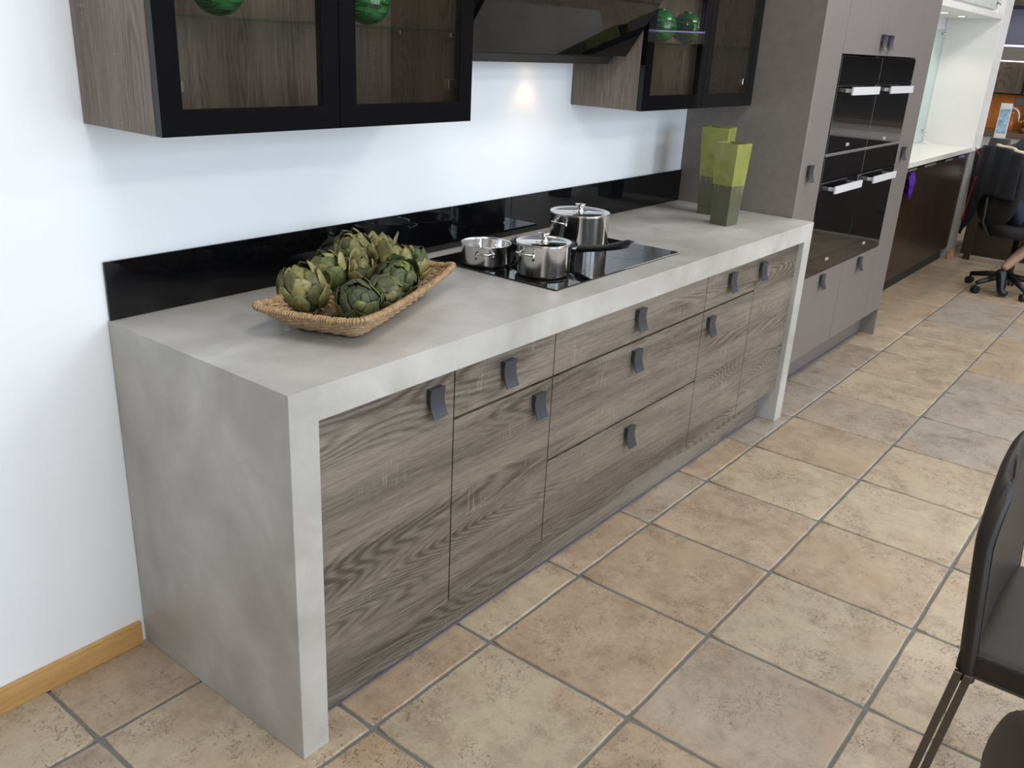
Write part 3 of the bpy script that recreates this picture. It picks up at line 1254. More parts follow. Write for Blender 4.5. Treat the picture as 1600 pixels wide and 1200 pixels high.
def bulb(label, x, y, r=0.060):
    bm = bmesh.new()
    pr = []
    for i in range(21):
        t = math.radians(-90 + 166 * i / 20)
        pr.append((r * math.cos(t) if i else 0.0, r * .97 + r * .97 * math.sin(t)))
    rt = pr[-1][0]
    zt = pr[-1][1]
    pr += [(rt + .002, zt + .004), (rt - .002, zt + .003), (rt - .003, zt - .004)]
    bm_lathe(bm, pr, 40)
    o = done('glass_vase', bm, M_GREENG, None, loc=(x, y, 1.5745), smooth=True)
    tag(o, label, 'vase', 'green glass vases in the wall cabinets')


bulb('round green glass vase behind the left door of the left wall cabinet', .262, -.138, .058)
bulb('round green glass vase behind the right door of the left wall cabinet', .690, -.15, .058)
bulb('left of the two round green glass vases in the right wall cabinet', 2.180, -.155, .060)
bulb('right of the two round green glass vases in the right wall cabinet', 2.385, -.155, .060)

# ------------------------------------------------------------------ extractor hood
hd = thing('extractor_hood', 'angled black glass extractor hood between the two wall cabinets', 'extractor hood', (1.386, 0, 1.49))
iv = -Vector(hd.location)
hx0, hx1 = 0.942, 1.832
bm = bmesh.new()
bm_prism(bm, [(-.002, 1.512), (-.170, 1.518), (-.215, 1.535), (-.32, 1.700), (-.335, 2.05), (-.002, 2.05)], 'x', hx0 + .02, hx1 - .004)
o = done('hood_body', bm, M_BLACKM, hd, loc=iv)
bm = bmesh.new()
bm_prism(bm, [(-.002, 1.492), (-.155, 1.4935), (-.176, 1.519), (-.002, 1.512)], 'x', hx0 + .004, hx1)
o = done('base_tray', bm, simple('black_satin', (0.02, 0.02, 0.021), 0.25), hd, loc=iv)
bm = bmesh.new()
dz, dy = .183, .126
k = math.hypot(dz, dy)
ny, nz = -dz / k, -dy / k
p0 = (-.226, 1.522)
p1 = (-.226 - dy * 2.35, 1.522 + dz * 2.35)
tk = .006
bm_prism(bm, [p0, p1, (p1[0] - ny * tk, p1[1] - nz * tk), (p0[0] - ny * tk, p0[1] - nz * tk)], 'x', hx0 + .012, hx1)
o = done('glass_flap', bm, M_BLACKG, hd, 0.0008, 1, loc=iv)
# support between flap and body (kept behind the glass)
bm = bmesh.new()
bm_prism(bm, [(-.215, 1.537), (-.232, 1.536), (-.48, 1.898), (-.46, 1.92), (-.33, 1.92)], 'x', hx0 + .03, hx1 - .03)
o = done('hood_frame', bm, M_BLACKM, hd, loc=iv)
for x in (1.565,):
    bm = bmesh.new()
    bm_lathe(bm, [(0, 0), (.028, 0), (.028, .004), (0, .004)], 24)
    mm, nt, b = newmat('warm_lamp_glow')
    b.inputs['Emission Color'].default_value = (1, .72, .42, 1)
    b.inputs['Emission Strength'].default_value = 6
    o = done('lamp', bm, mm, hd, loc=(x - 1.386, -.075, 1.4925 - 1.49 - .0002))
    l = bpy.data.lights.new('hood_light', 'SPOT')
    l.energy = 0.7
    l.color = (1, .66, .38)
    l.spot_size = math.radians(115)
    l.spot_blend = 0.7
    l.shadow_soft_size = .02
    lo = bpy.data.objects.new('hood_light', l)
    lo.location = (x, -.075, 1.484)
    COL.objects.link(lo)

# ------------------------------------------------------------------ tall units
YT = -0.56
TX = [2.7725, 3.040, 3.593, 4.148, 4.425]
ZBT, ZTT = 0.162, 2.30


def tfront(name, parent, x0, x1, z0, z1):
    return box(name, x0 + G, x1 - G, YT, YT + .020, z0 + G, z1 - G, M_TAUPE, parent, 0.0008, 1)


def tall(label, name, x0, x1, side=None):
    u = thing(name, label, 'tall cabinet', ((x0 + x1) / 2, -.28, 0))
    return u


def place(u):
    iv = -Vector(u.location)
    for c in u.children:
        c.location = iv


u = tall('narrow full-height taupe larder cabinet next to the worktop, with its wide dark side panel', 'larder_cabinet', TX[0], TX[1])
box('side_panel', TX[0], TX[0] + .019, YT + .0005, -.003, 0, ZTT, M_TAUPED, u)
bm = bmesh.new()
bm_box(bm, TX[0] + .0205, TX[1] - .0001, YT + .0215, -.003, ZBT, ZTT - .001)
done('carcass', bm, M_CARC, u)
bm = bmesh.new()
f = box('door', TX[0] + .0205, TX[1] - G, YT, YT + .020, ZBT, ZTT, M_TAUPE, u, .0008, 1)
handle(f, 2.868, YT, 1.083)
bm.free()
place(u)
for i, (lb) in enumerate(('left', 'right')):
    x0, x1 = TX[1 + i], TX[2 + i]
    u = tall('taupe oven housing %s, with a top door and bottom drawer' % ('nearer the worktop' if i == 0 else 'farther from the worktop'), 'oven_housing', x0, x1)
    bm = bmesh.new()
    bm_box(bm, x0 + .0001, x1 - .0001, YT + .0215, -.003, ZBT, .578)
    bm_box(bm, x0 + .0001, x1 - .0001, YT + .0215, -.003, 1.575, ZTT - .001)
    bm_box(bm, x0 + .0001, x0 + .012, YT + .0215, -.003, .578, 1.575)
    bm_box(bm, x1 - .012, x1 - .0001, YT + .0215, -.003, .578, 1.575)
    bm_box(bm, x0 + .012, x1 - .012, -.02, -.003, .578, 1.575)
    done('carcass', bm, M_CARC, u)
    f = tfront('door', u, x0, x1, 1.569, ZTT)
    handle(f, (3.545, 3.648)[i], YT, 1.628)
    f = tfront('drawer', u, x0, x1, ZBT, .583)
    handle(f, (3.285, 3.845)[i], YT, .533)
    place(u)
u = tall('narrow full-height taupe larder cabinet on the far side of the ovens', 'larder_cabinet', TX[3], TX[4])
bm = bmesh.new()
bm_box(bm, TX[3] + .0001, TX[4] - .0001, YT + .0215, -.003, ZBT, ZTT - .001)
done('carcass', bm, M_CARC, u)
f = tfront('door', u, TX[3], TX[4], ZBT, ZTT)
handle(f, 4.245, YT, 1.083)
box('side_panel', TX[4], TX[4] + .018, YT + .0005, -.003, 0, ZTT, M_TAUPED, u)
place(u)
pl = thing('plinth', 'taupe plinth running under the tall cabinets', 'plinth', (3.6, -.47, 0))
o = box('plinth_board', TX[0] + .021, TX[4] - .001, -.475, -.459, 0.004, .160, M_TAUPE, pl)
o.location = (-3.6, .47, 0)
o = box('seal_strip', TX[0] + .021, TX[4] - .001, -.480, -.4755, 0, .007, M_SEAL, pl)
o.location = (-3.6, .47, 0)
o['label'] = 'pale lilac sealing strip at the foot'

# ovens
M_OVEN = simple('oven_black_glass', (0.005, 0.005, 0.006), 0.035, spec=0.32)
M_TRIM = simple('grey_oven_trim', (0.25, 0.25, 0.26), 0.3, metal=.5)
M_BADGE = simple('badge_silver', (0.75, 0.75, 0.75), 0.3, metal=.3)


def oven(label, x0, x1, z0, z1, upper, nm):
    ov = thing(nm, label, 'oven', ((x0 + x1) / 2, -.3, z0))
    x0 += .0012
    x1 -= .0012
    bm = bmesh.new()
    bm_box(bm, x0 + .014, x1 - .014, -.535, -.05, z0 + .004, z1 - .004)
    done('oven_body', bm, M_CARC, ov)
    if upper:
        zc = 1.458
        dz0, dz1, cz0, cz1 = z0 + .010, zc - .002, zc, z1
    else:
        zc = 1.029
        dz0, dz1, cz0, cz1 = z0, zc - .002, zc, z1
    d = box('oven_door', x0, x1, YT - .004, YT + .018, dz0, dz1, M_OVEN, ov, .001, 1)
    c = box('control_panel', x0, x1, YT - .004, YT + .018, cz0 + .001, cz1, M_OVEN, ov, .001, 1)
    if upper:
        box('bottom_trim', x0, x1, YT - .006, YT + .016, z0 - .0025, z0 + .0095, M_TRIM, ov, .001, 1)
    hz = dz1 - .036
    xa, xb = (x0 + x1) / 2 - .185, (x0 + x1) / 2 + .185
    bm = bmesh.new()
    bm_box(bm, xa, xb, YT - .046, YT - .036, hz - .017, hz + .017)
    for xx in (xa + .02, xb - .02):
        bm_box(bm, xx - .006, xx + .006, YT - .036, YT - .0045, hz - .008, hz + .008)
    done('door_handle', bm, M_HANDLEB, d, .0015, 2)
    for c_ in (0, 1):
        cu = bpy.data.curves.new('badge', 'FONT')
        cu.body = 'Miele' if c_ == 0 else ' '
        cu.size = 0.021
        cu.extrude = .0003
        cu.offset = .0008
        cu.align_x = 'CENTER'
        if c_ == 0:
            cu.materials.append(M_BADGE)
            tmp = bpy.data.objects.new('tmp', cu)
            COL.objects.link(tmp)
            dg = bpy.context.evaluated_depsgraph_get()
            bme = bpy.data.meshes.new_from_object(tmp.evaluated_get(dg))
            bpy.data.objects.remove(tmp)
            bo = bpy.data.objects.new('badge', bme)
            COL.objects.link(bo)
            bo.parent = d
            bo.rotation_euler = (PI / 2, 0, 0)
            bo.location = ((x0 + x1) / 2 - .010, YT - .0046, dz0 + .022 if upper else dz0 + .048)
        else:
            bpy.data.curves.remove(cu)
    place(ov)
    return ov


oven('lower black glass oven in the nearer housing, just past the worktop', TX[1], TX[2], .587, 1.140, False, 'oven')
oven('lower black glass oven in the farther housing', TX[2], TX[3], .587, 1.140, False, 'oven')
oven('upper compact black glass oven in the nearer housing', TX[1], TX[2], 1.143, 1.564, True, 'compact_oven')
oven('upper compact black glass oven in the farther housing', TX[2], TX[3], 1.143, 1.564, True, 'compact_oven')
#@@FAR@@
# ------------------------------------------------------------------ dining chairs


def dining_chair(label, x, y, rz):
    t = thing('dining_chair', label, 'chair', (x, y, 0), rz, 'brown leather dining chairs')
    W, ZB_, ZT_, TH = 0.235, 0.405, 0.862, 0.034
    NS, NT = 22, 22

    def P(s, tt, side):
        ztop = ZT_ - 0.035 * s * s
        z = ZB_ + (ztop - ZB_) * tt
        rc = 0.12
        zc = ztop - rc
        k = 1.0
        if z > zc:
            k = 1 - (rc / W) * (1 - math.sqrt(max(0, 1 - ((z - zc) / rc) ** 2))) * 0.75
        k *= (0.955 + 0.045 * math.sin(PI * min(1, tt * 1.1)))
        yy = -0.040 + 0.044 * tt - 0.018 * max(0, tt - .72) / .28
        yy -= 0.014 * abs(s) ** 2.5
        ea = 1 - min(1.0, (1 - abs(s)) / 0.10)
        eb = 1 - min(1.0, (1 - tt) / 0.08)
        e = 1 - min(1.0, math.hypot(ea, eb))
        th = TH / 2 * math.sqrt(max(0.06, 1 - (1 - e) ** 2))
        return Vector((s * W * k, yy + side * th, z))
    bm = bmesh.new()
    G_ = {}
    for sd in (-1, 1):
        for i in range(NS + 1):
            for j in range(NT + 1):
                s = -math.cos(PI * i / NS)
                tt = 0.5 - 0.5 * math.cos(PI * j / NT)
                G_[sd, i, j] = bm.verts.new(P(s, tt, sd))
    for sd in (-1, 1):
        for i in range(NS):
            for j in range(NT):
                bm.faces.new((G_[sd, i, j], G_[sd, i + 1, j], G_[sd, i + 1, j + 1], G_[sd, i, j + 1]))
    for i in range(NS):
        for j in (0, NT):
            bm.faces.new((G_[-1, i, j], G_[-1, i + 1, j], G_[1, i + 1, j], G_[1, i, j]))
    for j in range(NT):
        for i in (0, NS):
            bm.faces.new((G_[-1, i, j], G_[-1, i, j + 1], G_[1, i, j + 1], G_[1, i, j]))
    done('backrest', bm, M_LEATHER, t, smooth=True)
    # piped seam and stitches round the inner edge
    bm = bmesh.new()
    path = []
    for k in range(41):
        q = k / 40
        if q < .36:
            s, tt = -.93, q / .36 * .86 + .04
        elif q < .64:
            a = (q - .36) / .28
            s, tt = -.93 * math.cos(PI * a), .90 + .05 * math.sin(PI * a)
        else:
            s, tt = .93, .90 - (q - .64) / .36 * .86
        path.append(P(s, tt, -1) + Vector((0, -.0002, 0)))
    bm_tube(bm, path, 0.0013, 6)
    done('seam', bm, simple('dark_thread', (0.02, 0.016, 0.013), 0.6), t)
    # seat cushion
    bm = bmesh.new()
    NX, NY = 20, 20
    g = {}
    for sd in (0, 1):
        for i in range(NX + 1):
            for j in range(NY + 1):
                u, v = -math.cos(PI * i / NX), -math.cos(PI * j / NY)
                e = min(1, min(1 - abs(u), 1 - abs(v)) / .14)
                h = math.sqrt(max(0, 1 - (1 - e) ** 2))
                z = 0.448 + (0.014 + .016 * h + .008 * (1 - u * u) * (1 - v * v)) * (1 if sd else -1.0)
                g[sd, i, j] = bm.verts.new((u * (.226 - .008 * (1 - h)), -.262 + v * .235 * (1 - .008 * (1 - h)), z))
    for sd in (0, 1):
        for i in range(NX):
            for j in range(NY):
                bm.faces.new((g[sd, i, j], g[sd, i + 1, j], g[sd, i + 1, j + 1], g[sd, i, j + 1]))
    for i in range(NX):
        for j in (0, NY):
            bm.faces.new((g[0, i, j], g[0, i + 1, j], g[1, i + 1, j], g[1, i, j]))
    for j in range(NY):
        for i in (0, NX):
            bm.faces.new((g[0, i, j], g[0, i, j + 1], g[1, i, j + 1], g[1, i, j]))
    done('seat', bm, M_LEATHER, t, smooth=True)
    for sx in (-1, 1):
        for (ya, yb, nm) in ((-.030, .020, 0), (-.455, -.480, 1)):
            bm = bmesh.new()
            for k in (0, 1):
                o0 = k * .0190
                A = []
                for (z, yy) in ((.425, ya), (0.0, yb)):
                    x0 = sx * .222
                    A.append([bm.verts.new(p) for p in ((x0 - .006, yy - o0, z), (x0 + .006, yy - o0, z), (x0 + .006, yy - o0 - .0155, z), (x0 - .006, yy - o0 - .0155, z))])
                for q in range(4):
                    bm.faces.new((A[0][q], A[0][(q + 1) % 4], A[1][(q + 1) % 4], A[1][q]))
                bm.faces.new(A[0])
                bm.faces.new(A[1][::-1])
            done('leg', bm, M_LEG, t, .0008, 1)
    bm = bmesh.new()
    bm_box(bm, -.216, .216, -.47, -.035, .418, .432)
    done('seat_frame', bm, M_LEG, t)
    return t


dining_chair('brown leather dining chair with slim metal legs, its stitched backrest edge facing the kitchen', .958, -1.762, 0)
dining_chair('brown leather dining chair of which only the rounded backrest corner shows at the bottom right', -.055, -1.972, math.radians(20))

# ------------------------------------------------------------------ neighbouring display: white alcove over dark gloss units
AY = -0.33
AX0, AX1 = 4.446, 7.15
aw = [AX0, 4.90, 5.38, 5.83, 6.39, 6.80, 7.148]
M_ALU = simple('aluminium_profile', (0.72, 0.71, 0.70), 0.3, metal=.8)
LBG = ['dark brown gloss base cabinet half hidden by the tall units', 'dark brown gloss base cabinet just past the tall units', 'second dark brown gloss base cabinet past the tall units',
       'third dark brown gloss base cabinet past the tall units', 'fourth dark brown gloss base cabinet past the tall units', 'dark brown gloss base cabinet next to the grey post']
for i in range(6):
    x0, x1 = aw[i], aw[i + 1]
    u = thing('gloss_cabinet', LBG[i], 'cabinet', ((x0 + x1) / 2, 0, 0), 0, 'dark gloss base cabinets under the white worktop')
    box('carcass', x0 + .001, x1 - .001, -.288, .066, .10, .886, M_CARC, u)
    f = box('door', x0 + .0012, x1 - .0012, -.309, -.290, .10, .868, M_BROWNG, u, .0008, 1)
    if i > 0:
        box('grip_profile', x0 + .02, x0 + .02 + (x1 - x0) * .5, -.316, -.3095, .860, .874, M_ALU, f, .001, 1)
    place(u)
pl = thing('plinth', 'black plinth under the dark gloss cabinets', 'plinth', (5.8, -.25, 0))
o = box('plinth_board', AX0 + .02, 7.148, -.27, -.255, 0, .098, M_BLACKM, pl)
o.location = (-5.8, .25, 0)
o = box('quartz_worktop', AX0, 7.148, AY, .068, .889, .925, M_WHITEC, bevel=.002)
tag(o, 'white worktop of the neighbouring display in the white alcove', 'worktop')
tag(box('alcove_upright', 7.15, 7.44, AY, .068, .890, 2.5, M_WHITEL, bevel=.002), 'tall white end panel closing the white alcove', 'panel')
po = thing('post', 'grey grooved post under the white alcove panel', 'post', (7.3, -.3, 0))
box('post_shaft', 7.16, 7.43, AY + .012, -.20, 0, .888, M_GREY, po, .003, 1)
for x in (7.25, 7.34):
    box('groove_bead', x, x + .012, AY + .006, AY + .012, .02, .888, M_GREY, po, .002, 1)
place2 = -Vector(po.location)
for c in po.children:
    c.location = place2
tag(box('skirting_block', 7.155, 7.30, AY - .014, AY + .0105, 0, .07, M_SKIRTB, bevel=.002), 'pine skirting block at the foot of the grey post', 'skirting')
# soffit with downlights
sf = thing('alcove_soffit', 'white soffit above the alcove with small recessed downlights', 'soffit', (5.8, 0, 1.885))
o = box('soffit_board', AX0, 7.148, AY, .068, 1.885, 1.925, M_WHITEL, sf, .002, 1)
o.location = (-5.8, 0, -1.885)
mm, nt, b = newmat('downlight_glow')
b.inputs['Emission Color'].default_value = (1, .80, .55, 1)
b.inputs['Emission Strength'].default_value = 9
for x in (5.2, 5.75, 6.27, 6.78):
    bm = bmesh.new()
    bm_lathe(bm, [(.030, 0), (.038, 0), (.038, -.003), (.030, -.003), (.030, 0)], 24)
    d = done('downlight', bm, M_STEELB, sf, loc=(x - 5.8, -.122, 0))
    bm = bmesh.new()
    bm_lathe(bm, [(0, -.001), (.030, -.001), (.030, -.002), (0, -.002)], 24)
    done('lamp', bm, mm, d)
    l = bpy.data.lights.new('downlight', 'SPOT')
    l.energy = 6
    l.color = (1, .86, .72)
    l.spot_size = math.radians(120)
    l.spot_blend = .6
    l.shadow_soft_size = .03
    lo = bpy.data.objects.new('downlight_source', l)
    lo.location = (x, -.122, 1.878)
    COL.objects.link(lo)
gp = thing('glass_upstand', 'pale green glass back panel held by small steel pins in the alcove', 'glass panel', (5.8, .06, .926))
o = box('glass_sheet', AX0 + .02, 7.13, .048, .054, .9265, 1.80, M_PALEG, gp, .0008, 1)
o.location = (-5.8, -.06, -.926)
for x in (6.0, 7.09):
    for z in (1.02, 1.765):
        bm = bmesh.new()
        bm_tube(bm, [(x - 5.8, .007, z - .926), (x - 5.8, -.024, z - .926)], .011, 12)
        done('fixing_pin', bm, M_STEELB, gp)
so = thing('socket', 'white wall socket on the alcove glass', 'socket', (6.72, .046, 1.50))
box('socket_plate', -.04, .04, -.010, 0, -.04, .04, M_GREY, so, .002, 1)
box('switch', -.012, .012, -.013, -.010, -.014, .014, M_WHITEL, so, .001, 1)
tag(box('leaflet', 7.0, 7.11, -.02, .035, .9255, .935, M_WHITEL, bevel=.001), 'small white card lying on the alcove worktop', 'card')
gc = thing('frosted_cabinet', 'frosted glass wall cabinet above the white alcove', 'wall cabinet', (5.8, 0, 1.926))
box('carcass', AX0, 7.148, -.29, .068, 1.9255, 2.5, M_WHITEL, gc)
for i, (a, b) in enumerate(((AX0, 5.3), (5.302, 6.1), (6.102, 6.98))):
    d = box('door', a + .002, b - .002, -.312, -.292, 1.945, 2.495, simple('frosted_glass', (0.62, 0.66, 0.62), 0.35, .10, 9), gc, .001, 1)
    bm = bmesh.new()
    bm_lathe(bm, [(0, 0), (.007, 0), (.007, .014), (.016, .018), (.016, .026), (0, .027)], 20)
    o = done('knob', bm, M_STEELB, d, rot=(PI / 2, 0, 0), loc=(b - .05, -.312, 1.99))
for c in gc.children:
    c.location = -Vector(gc.location)
# purple ribbon bag on a grip
bm = bmesh.new()
for (px, pz, s_) in ((5.42, .80, 1.0), (5.40, .74, .8)):
    vs = []
    rr = random.Random(3 + int(pz * 100))
    for k in range(9):
        a = 2 * PI * k / 9
        q = (.055 + .03 * rr.random()) * s_
        vs.append((px + q * .9 * math.cos(a), -.345 - .02 * rr.random(), pz + q * 1.2 * math.sin(a)))
    c1 = bm.verts.new((px, -.375, pz))
    c2 = bm.verts.new((px, -.312, pz))
    V = [bm.verts.new(v) for v in vs]
    for k in range(9):
        bm.faces.new((c1, V[k], V[(k + 1) % 9]))
        bm.faces.new((c2, V[(k + 1) % 9], V[k]))
bm_tube(bm, [(5.41, -.345, .84), (5.415, -.325, .868)], .004, 6)
tag(done('foil_bag', bm, simple('purple_foil', (0.09, 0.02, 0.32), 0.25, .5, 30, metal=.3)), 'crumpled purple foil bag hanging from the dark gloss cabinets', 'bag')

# ------------------------------------------------------------------ desk beyond the post
dk = thing('reception_desk', 'brown desk with a raised white shelf behind the office chair', 'desk', (7.65, -1.2, 0))
M_DESKB = simple('dark_walnut_panel', (0.035, 0.022, 0.015), 0.35, .3, 6, stretch=(1, 1, 4))
box('front_panel', 7.47, 7.49, -2.3, -.36, .006, .875, M_DESKB, dk, .001, 1)
box('raised_shelf', 7.452, 7.86, -2.32, -.335, .885, .915, M_WHITEL, dk, .002, 1)
box('side_panel', 7.49, 8.2, -.385, -.365, 0, .72, M_DESKB, dk, .001, 1)
box('desk_top', 7.492, 8.25, -2.3, -.36, .722, .745, M_WHITEL, dk, .002, 1)
box('foot_strip', 7.462, 7.469, -2.3, -.36, 0, .012, M_ALU, dk)
box('bracket', 7.47, 7.84, -1.2, -1.18, .745, .884, M_GREY, dk)
for c in dk.children:
    c.location = -Vector(dk.location)
tag(box('lilac_folder', 7.444, 7.451, -.50, -.36, .800, .885, simple('lilac_paper', (0.30, 0.20, 0.55), .5, .1, 20), bevel=.001), 'lilac paper folder hanging under the white desk shelf', 'folder')
sh = thing('low_shelf', 'small grey shelf beside the post carrying two books', 'shelf', (7.38, -.42, .65))
box('shelf_board', -.12, .085, -.10, .055, 0, .035, M_GREY, sh, .002, 1)
box('shelf_support', -.09, -.06, -.05, .0, -.65, 0, M_DESKB, sh)
for (z0, h_, cc, nm, w_) in ((.686, .030, (.05, .07, .03), 'green', .10), (.717, .035, (.02, .06, .16), 'blue', .085)):
    bm = bmesh.new()
    bm_box(bm, 7.29, 7.42, -.47, -.47 + w_, z0, z0 + .003)
    bm_box(bm, 7.29, 7.42, -.47, -.47 + w_, z0 + h_ - .003, z0 + h_)
    bm_box(bm, 7.417, 7.42, -.47, -.47 + w_, z0 + .003, z0 + h_ - .003)
    bk_ = done('book', bm, simple('book_' + nm, cc, .5, .1, 30))
    tag(bk_, '%s book lying on the small grey shelf' % ('olive green' if nm == 'green' else 'dark blue'), 'book', 'books on the small shelf')
    box('page_block', 7.292, 7.417, -.468, -.472 + w_, z0 + .003, z0 + h_ - .003, M_WHITEL, bk_)
bs = thing('brochure_stand', 'white brochure in a dark wedge stand on the desk shelf', 'stand', (7.74, -.40, .915))
bm = bmesh.new()
bm_prism(bm, [(-.07, .0005), (.09, .0005), (.05, .055), (-.02, .06)], 'y', -.085, .06)
done('wedge_base', bm, simple('stand_grey', (.05, .05, .052), .4, .05, 20), bs)
sheet = box('brochure', .0, .006, -.045, .045, .058, .345, M_WHITEL, bs, .001, 1)
bm = bmesh.new()
bm_box(bm, -.0012, -.0002, -.038, .038, .10, .30)
done('printed_picture', bm, simple('printed_sky_picture', (0.35, 0.52, 0.68), .4, .6, 26), sheet)

# ------------------------------------------------------------------ kitchen display at the far end
M_ORANGE = simple('orange_gloss', (0.80, 0.29, 0.08), .18, .12, 12)
ct = thing('far_counter', 'brown topped counter at the far end behind the desk', 'counter', (10.3, -1.0, 0))
box('counter_body', 10.02, 10.6, -3.0, .6, 0, .835, M_WHITEL, ct)
box('counter_top', 9.98, 10.62, -3.0, .6, .838, .885, simple('brown_stone', (.22, .16, .11), .3, .15, 30), ct, .004, 1)
for c in ct.children:
    c.location = -Vector(ct.location)
oc = thing('orange_panel', 'glossy orange panel with grey insets behind the tap', 'panel', (10.60, 0, .886))
box('orange_sheet', -.01, .01, -.14, .6, 0, .37, M_ORANGE, oc, .002, 1)
box('grey_inset', -.022, -.0105, -.05, .03, .26, .345, M_GREY, oc, .002, 1)
box('black_edge', -.022, .01, -.165, -.142, -.0, .37, M_BLACKM, oc)
tag(box('dark_appliance', 10.35, 10.6, -.62, -.18, .886, 1.20, M_BLACKM, bevel=.01), 'dark appliance standing on the far counter right of the orange panel', 'appliance')
tp = thing('tap', 'arched white steel tap on the far counter in front of the orange panel', 'tap', (10.15, -.04, .886))
bm = bmesh.new()
pts = [(0, .075, 0), (0, .075, .10)] + [(0, .075 * math.cos(PI * k / 12), .15 + .095 * math.sin(PI * k / 12)) for k in range(13)] + [(0, -.077, .10)]
bm_tube(bm, pts, .010, 10)
done('spout', bm, M_HANDLEB, tp)
bm = bmesh.new()
bm_lathe(bm, [(0, 0), (.024, 0), (.024, .02), (.016, .03), (0, .031)], 20)
done('tap_base', bm, M_STEELB, tp, loc=(0, .075, 0))
bt = thing('bottle', 'orange bottle standing behind the tap', 'bottle', (10.38, -.005, .8855))
bm = bmesh.new()
bm_lathe(bm, [(0, 0), (.034, 0), (.036, .01), (.036, .09), (.014, .135), (.012, .17), (0, .17)], 24)
done('bottle_body', bm, simple('orange_glass', (.55, .16, .02), .15, .1, 20), bt)
bm = bmesh.new()
bm_lathe(bm, [(0, .17), (.014, .17), (.014, .195), (0, .196)], 16)
done('bottle_cap', bm, M_ORANGE, bt)
for i, (px, py, sc) in enumerate(((10.12, -.185, 1.0), (10.14, -.30, .85))):
    pt = thing('potted_flower', ('yellow flowers in a small pot right of the tap', 'leafy plant in a small pot by the picture edge')[i], 'plant', (px, py, .8855), 0, 'small pots on the far counter')
    bm = bmesh.new()
    bm_lathe(bm, [(0, 0), (.028 * sc, 0), (.04 * sc, .06 * sc), (.036 * sc, .06 * sc), (0, .05 * sc)], 20)
    done('flower_pot', bm, simple('terracotta', (.22, .07, .03), .6, .1, 30), pt)
    bm = bmesh.new()
    rr = random.Random(5 + i)
    for k in range(26):
        a = rr.uniform(0, 2 * PI)
        e = rr.uniform(.2, 1.3)
        l_ = rr.uniform(.03, .06) * sc
        p0 = Vector((0, 0, .055 * sc))
        p1 = p0 + Vector((math.cos(a) * math.cos(e), math.sin(a) * math.cos(e), math.sin(e))) * l_
        d_ = (p1 - p0).cross(Vector((0, 0, 1))).normalized() * .011 * sc
        m_ = p0.lerp(p1, .6)
        v = [bm.verts.new(q) for q in (p0, m_ + d_, p1, m_ - d_, m_ + Vector((0, 0, -.004)))]
        bm.faces.new((v[0], v[1], v[2], v[3]))
        bm.faces.new((v[0], v[4], v[1]))
        bm.faces.new((v[1], v[4], v[2]))
        bm.faces.new((v[2], v[4], v[3]))
        bm.faces.new((v[3], v[4], v[0]))
    done('leaves', bm, simple('plant_green', (.05, .14, .03), .5, .2, 60), pt)['kind'] = 'stuff'
    if i == 0:
        for k in range(8):
            bm = bmesh.new()
            bmesh.ops.create_icosphere(bm, subdivisions=1, radius=.016)
            a = k * 2.4
            done('flower', bm, simple('yellow_petals', (.75, .48, .03), .5, .2, 80), pt, loc=(.032 * math.cos(a) * (k / 8) ** .5 * 1.3, .032 * math.sin(a) * (k / 8) ** .5 * 1.3, .115 + .008 * (k % 3)), smooth=True)
wc = thing('wood_wall_cabinet', 'oak wall cabinet with a black edge above the orange panel', 'wall cabinet', (10.55, 0, 1.27))
box('cabinet_body', -.10, .30, -.03, .6, 0, .32, M_WOODZ, wc)
box('black_edge', -.115, .30, -.055, -.031, 0, .33, M_BLACKM, wc)
box('glass_door', -.10, -.09, -.60, -.056, .0, .32, simple('grey_glass', (.28, .31, .31), .08), wc)
box('cabinet_box', -.089, .30, -.60, -.056, .0, .32, M_GREY, wc)
mm, nt, b = newmat('strip_light_glow')
b.inputs['Emission Color'].default_value = (1, .92, .85, 1)
b.inputs['Emission Strength'].default_value = 1.3
sl_ = box('strip_light', 10.42, 10.45, -.02, .6, 1.593, 1.607, mm)
tag(sl_, 'thin white strip light under the grey bulkhead', 'light')
tag(box('bulkhead', 10.40, 11.19, -6.0, 1.2, 1.61, 1.745, simple('olive_grey', (.34, .33, .29), .6, .05, 5)), 'grey bulkhead beam above the far wall cabinets', 'bulkhead')
mm, nt, b = newmat('violet_led_glow')
b.inputs['Emission Color'].default_value = (.45, .40, 1, 1)
b.inputs['Emission Strength'].default_value = 2.6
tag(box('led_strip', 10.44, 10.47, -5.9, 1.1, 1.747, 1.765, mm), 'violet light strip running along the top of the far bulkhead', 'light')
tag(box('lavender_cladding', 11.0, 11.19, -6.0, 1.2, 1.746, 2.15, simple('lavender_grey_wall', (.60, .59, .66), .7, .03, 4)), 'lavender grey wall panel lit by the violet strip', 'panel')
tag(box('ceiling_box', 10.3, 11.19, -6.0, 1.6, 2.152, 3.149, simple('brown_ceiling', (.16, .13, .10), .7, .05, 4)), 'brown dropped ceiling edge at the far end', 'ceiling panel')
mm, nt, b = newmat('ceiling_lamp_glow')
b.inputs['Emission Color'].default_value = (.85, .93, 1, 1)
b.inputs['Emission Strength'].default_value = 3
bm = bmesh.new()
bm_lathe(bm, [(0, 0), (.06, 0), (.06, .02), (0, .02)], 32)
tag(done('ceiling_lamp', bm, mm, loc=(10.27, .04, 2.22), rot=(0, -PI / 2, 0)), 'round white lamp at the far ceiling edge', 'light')

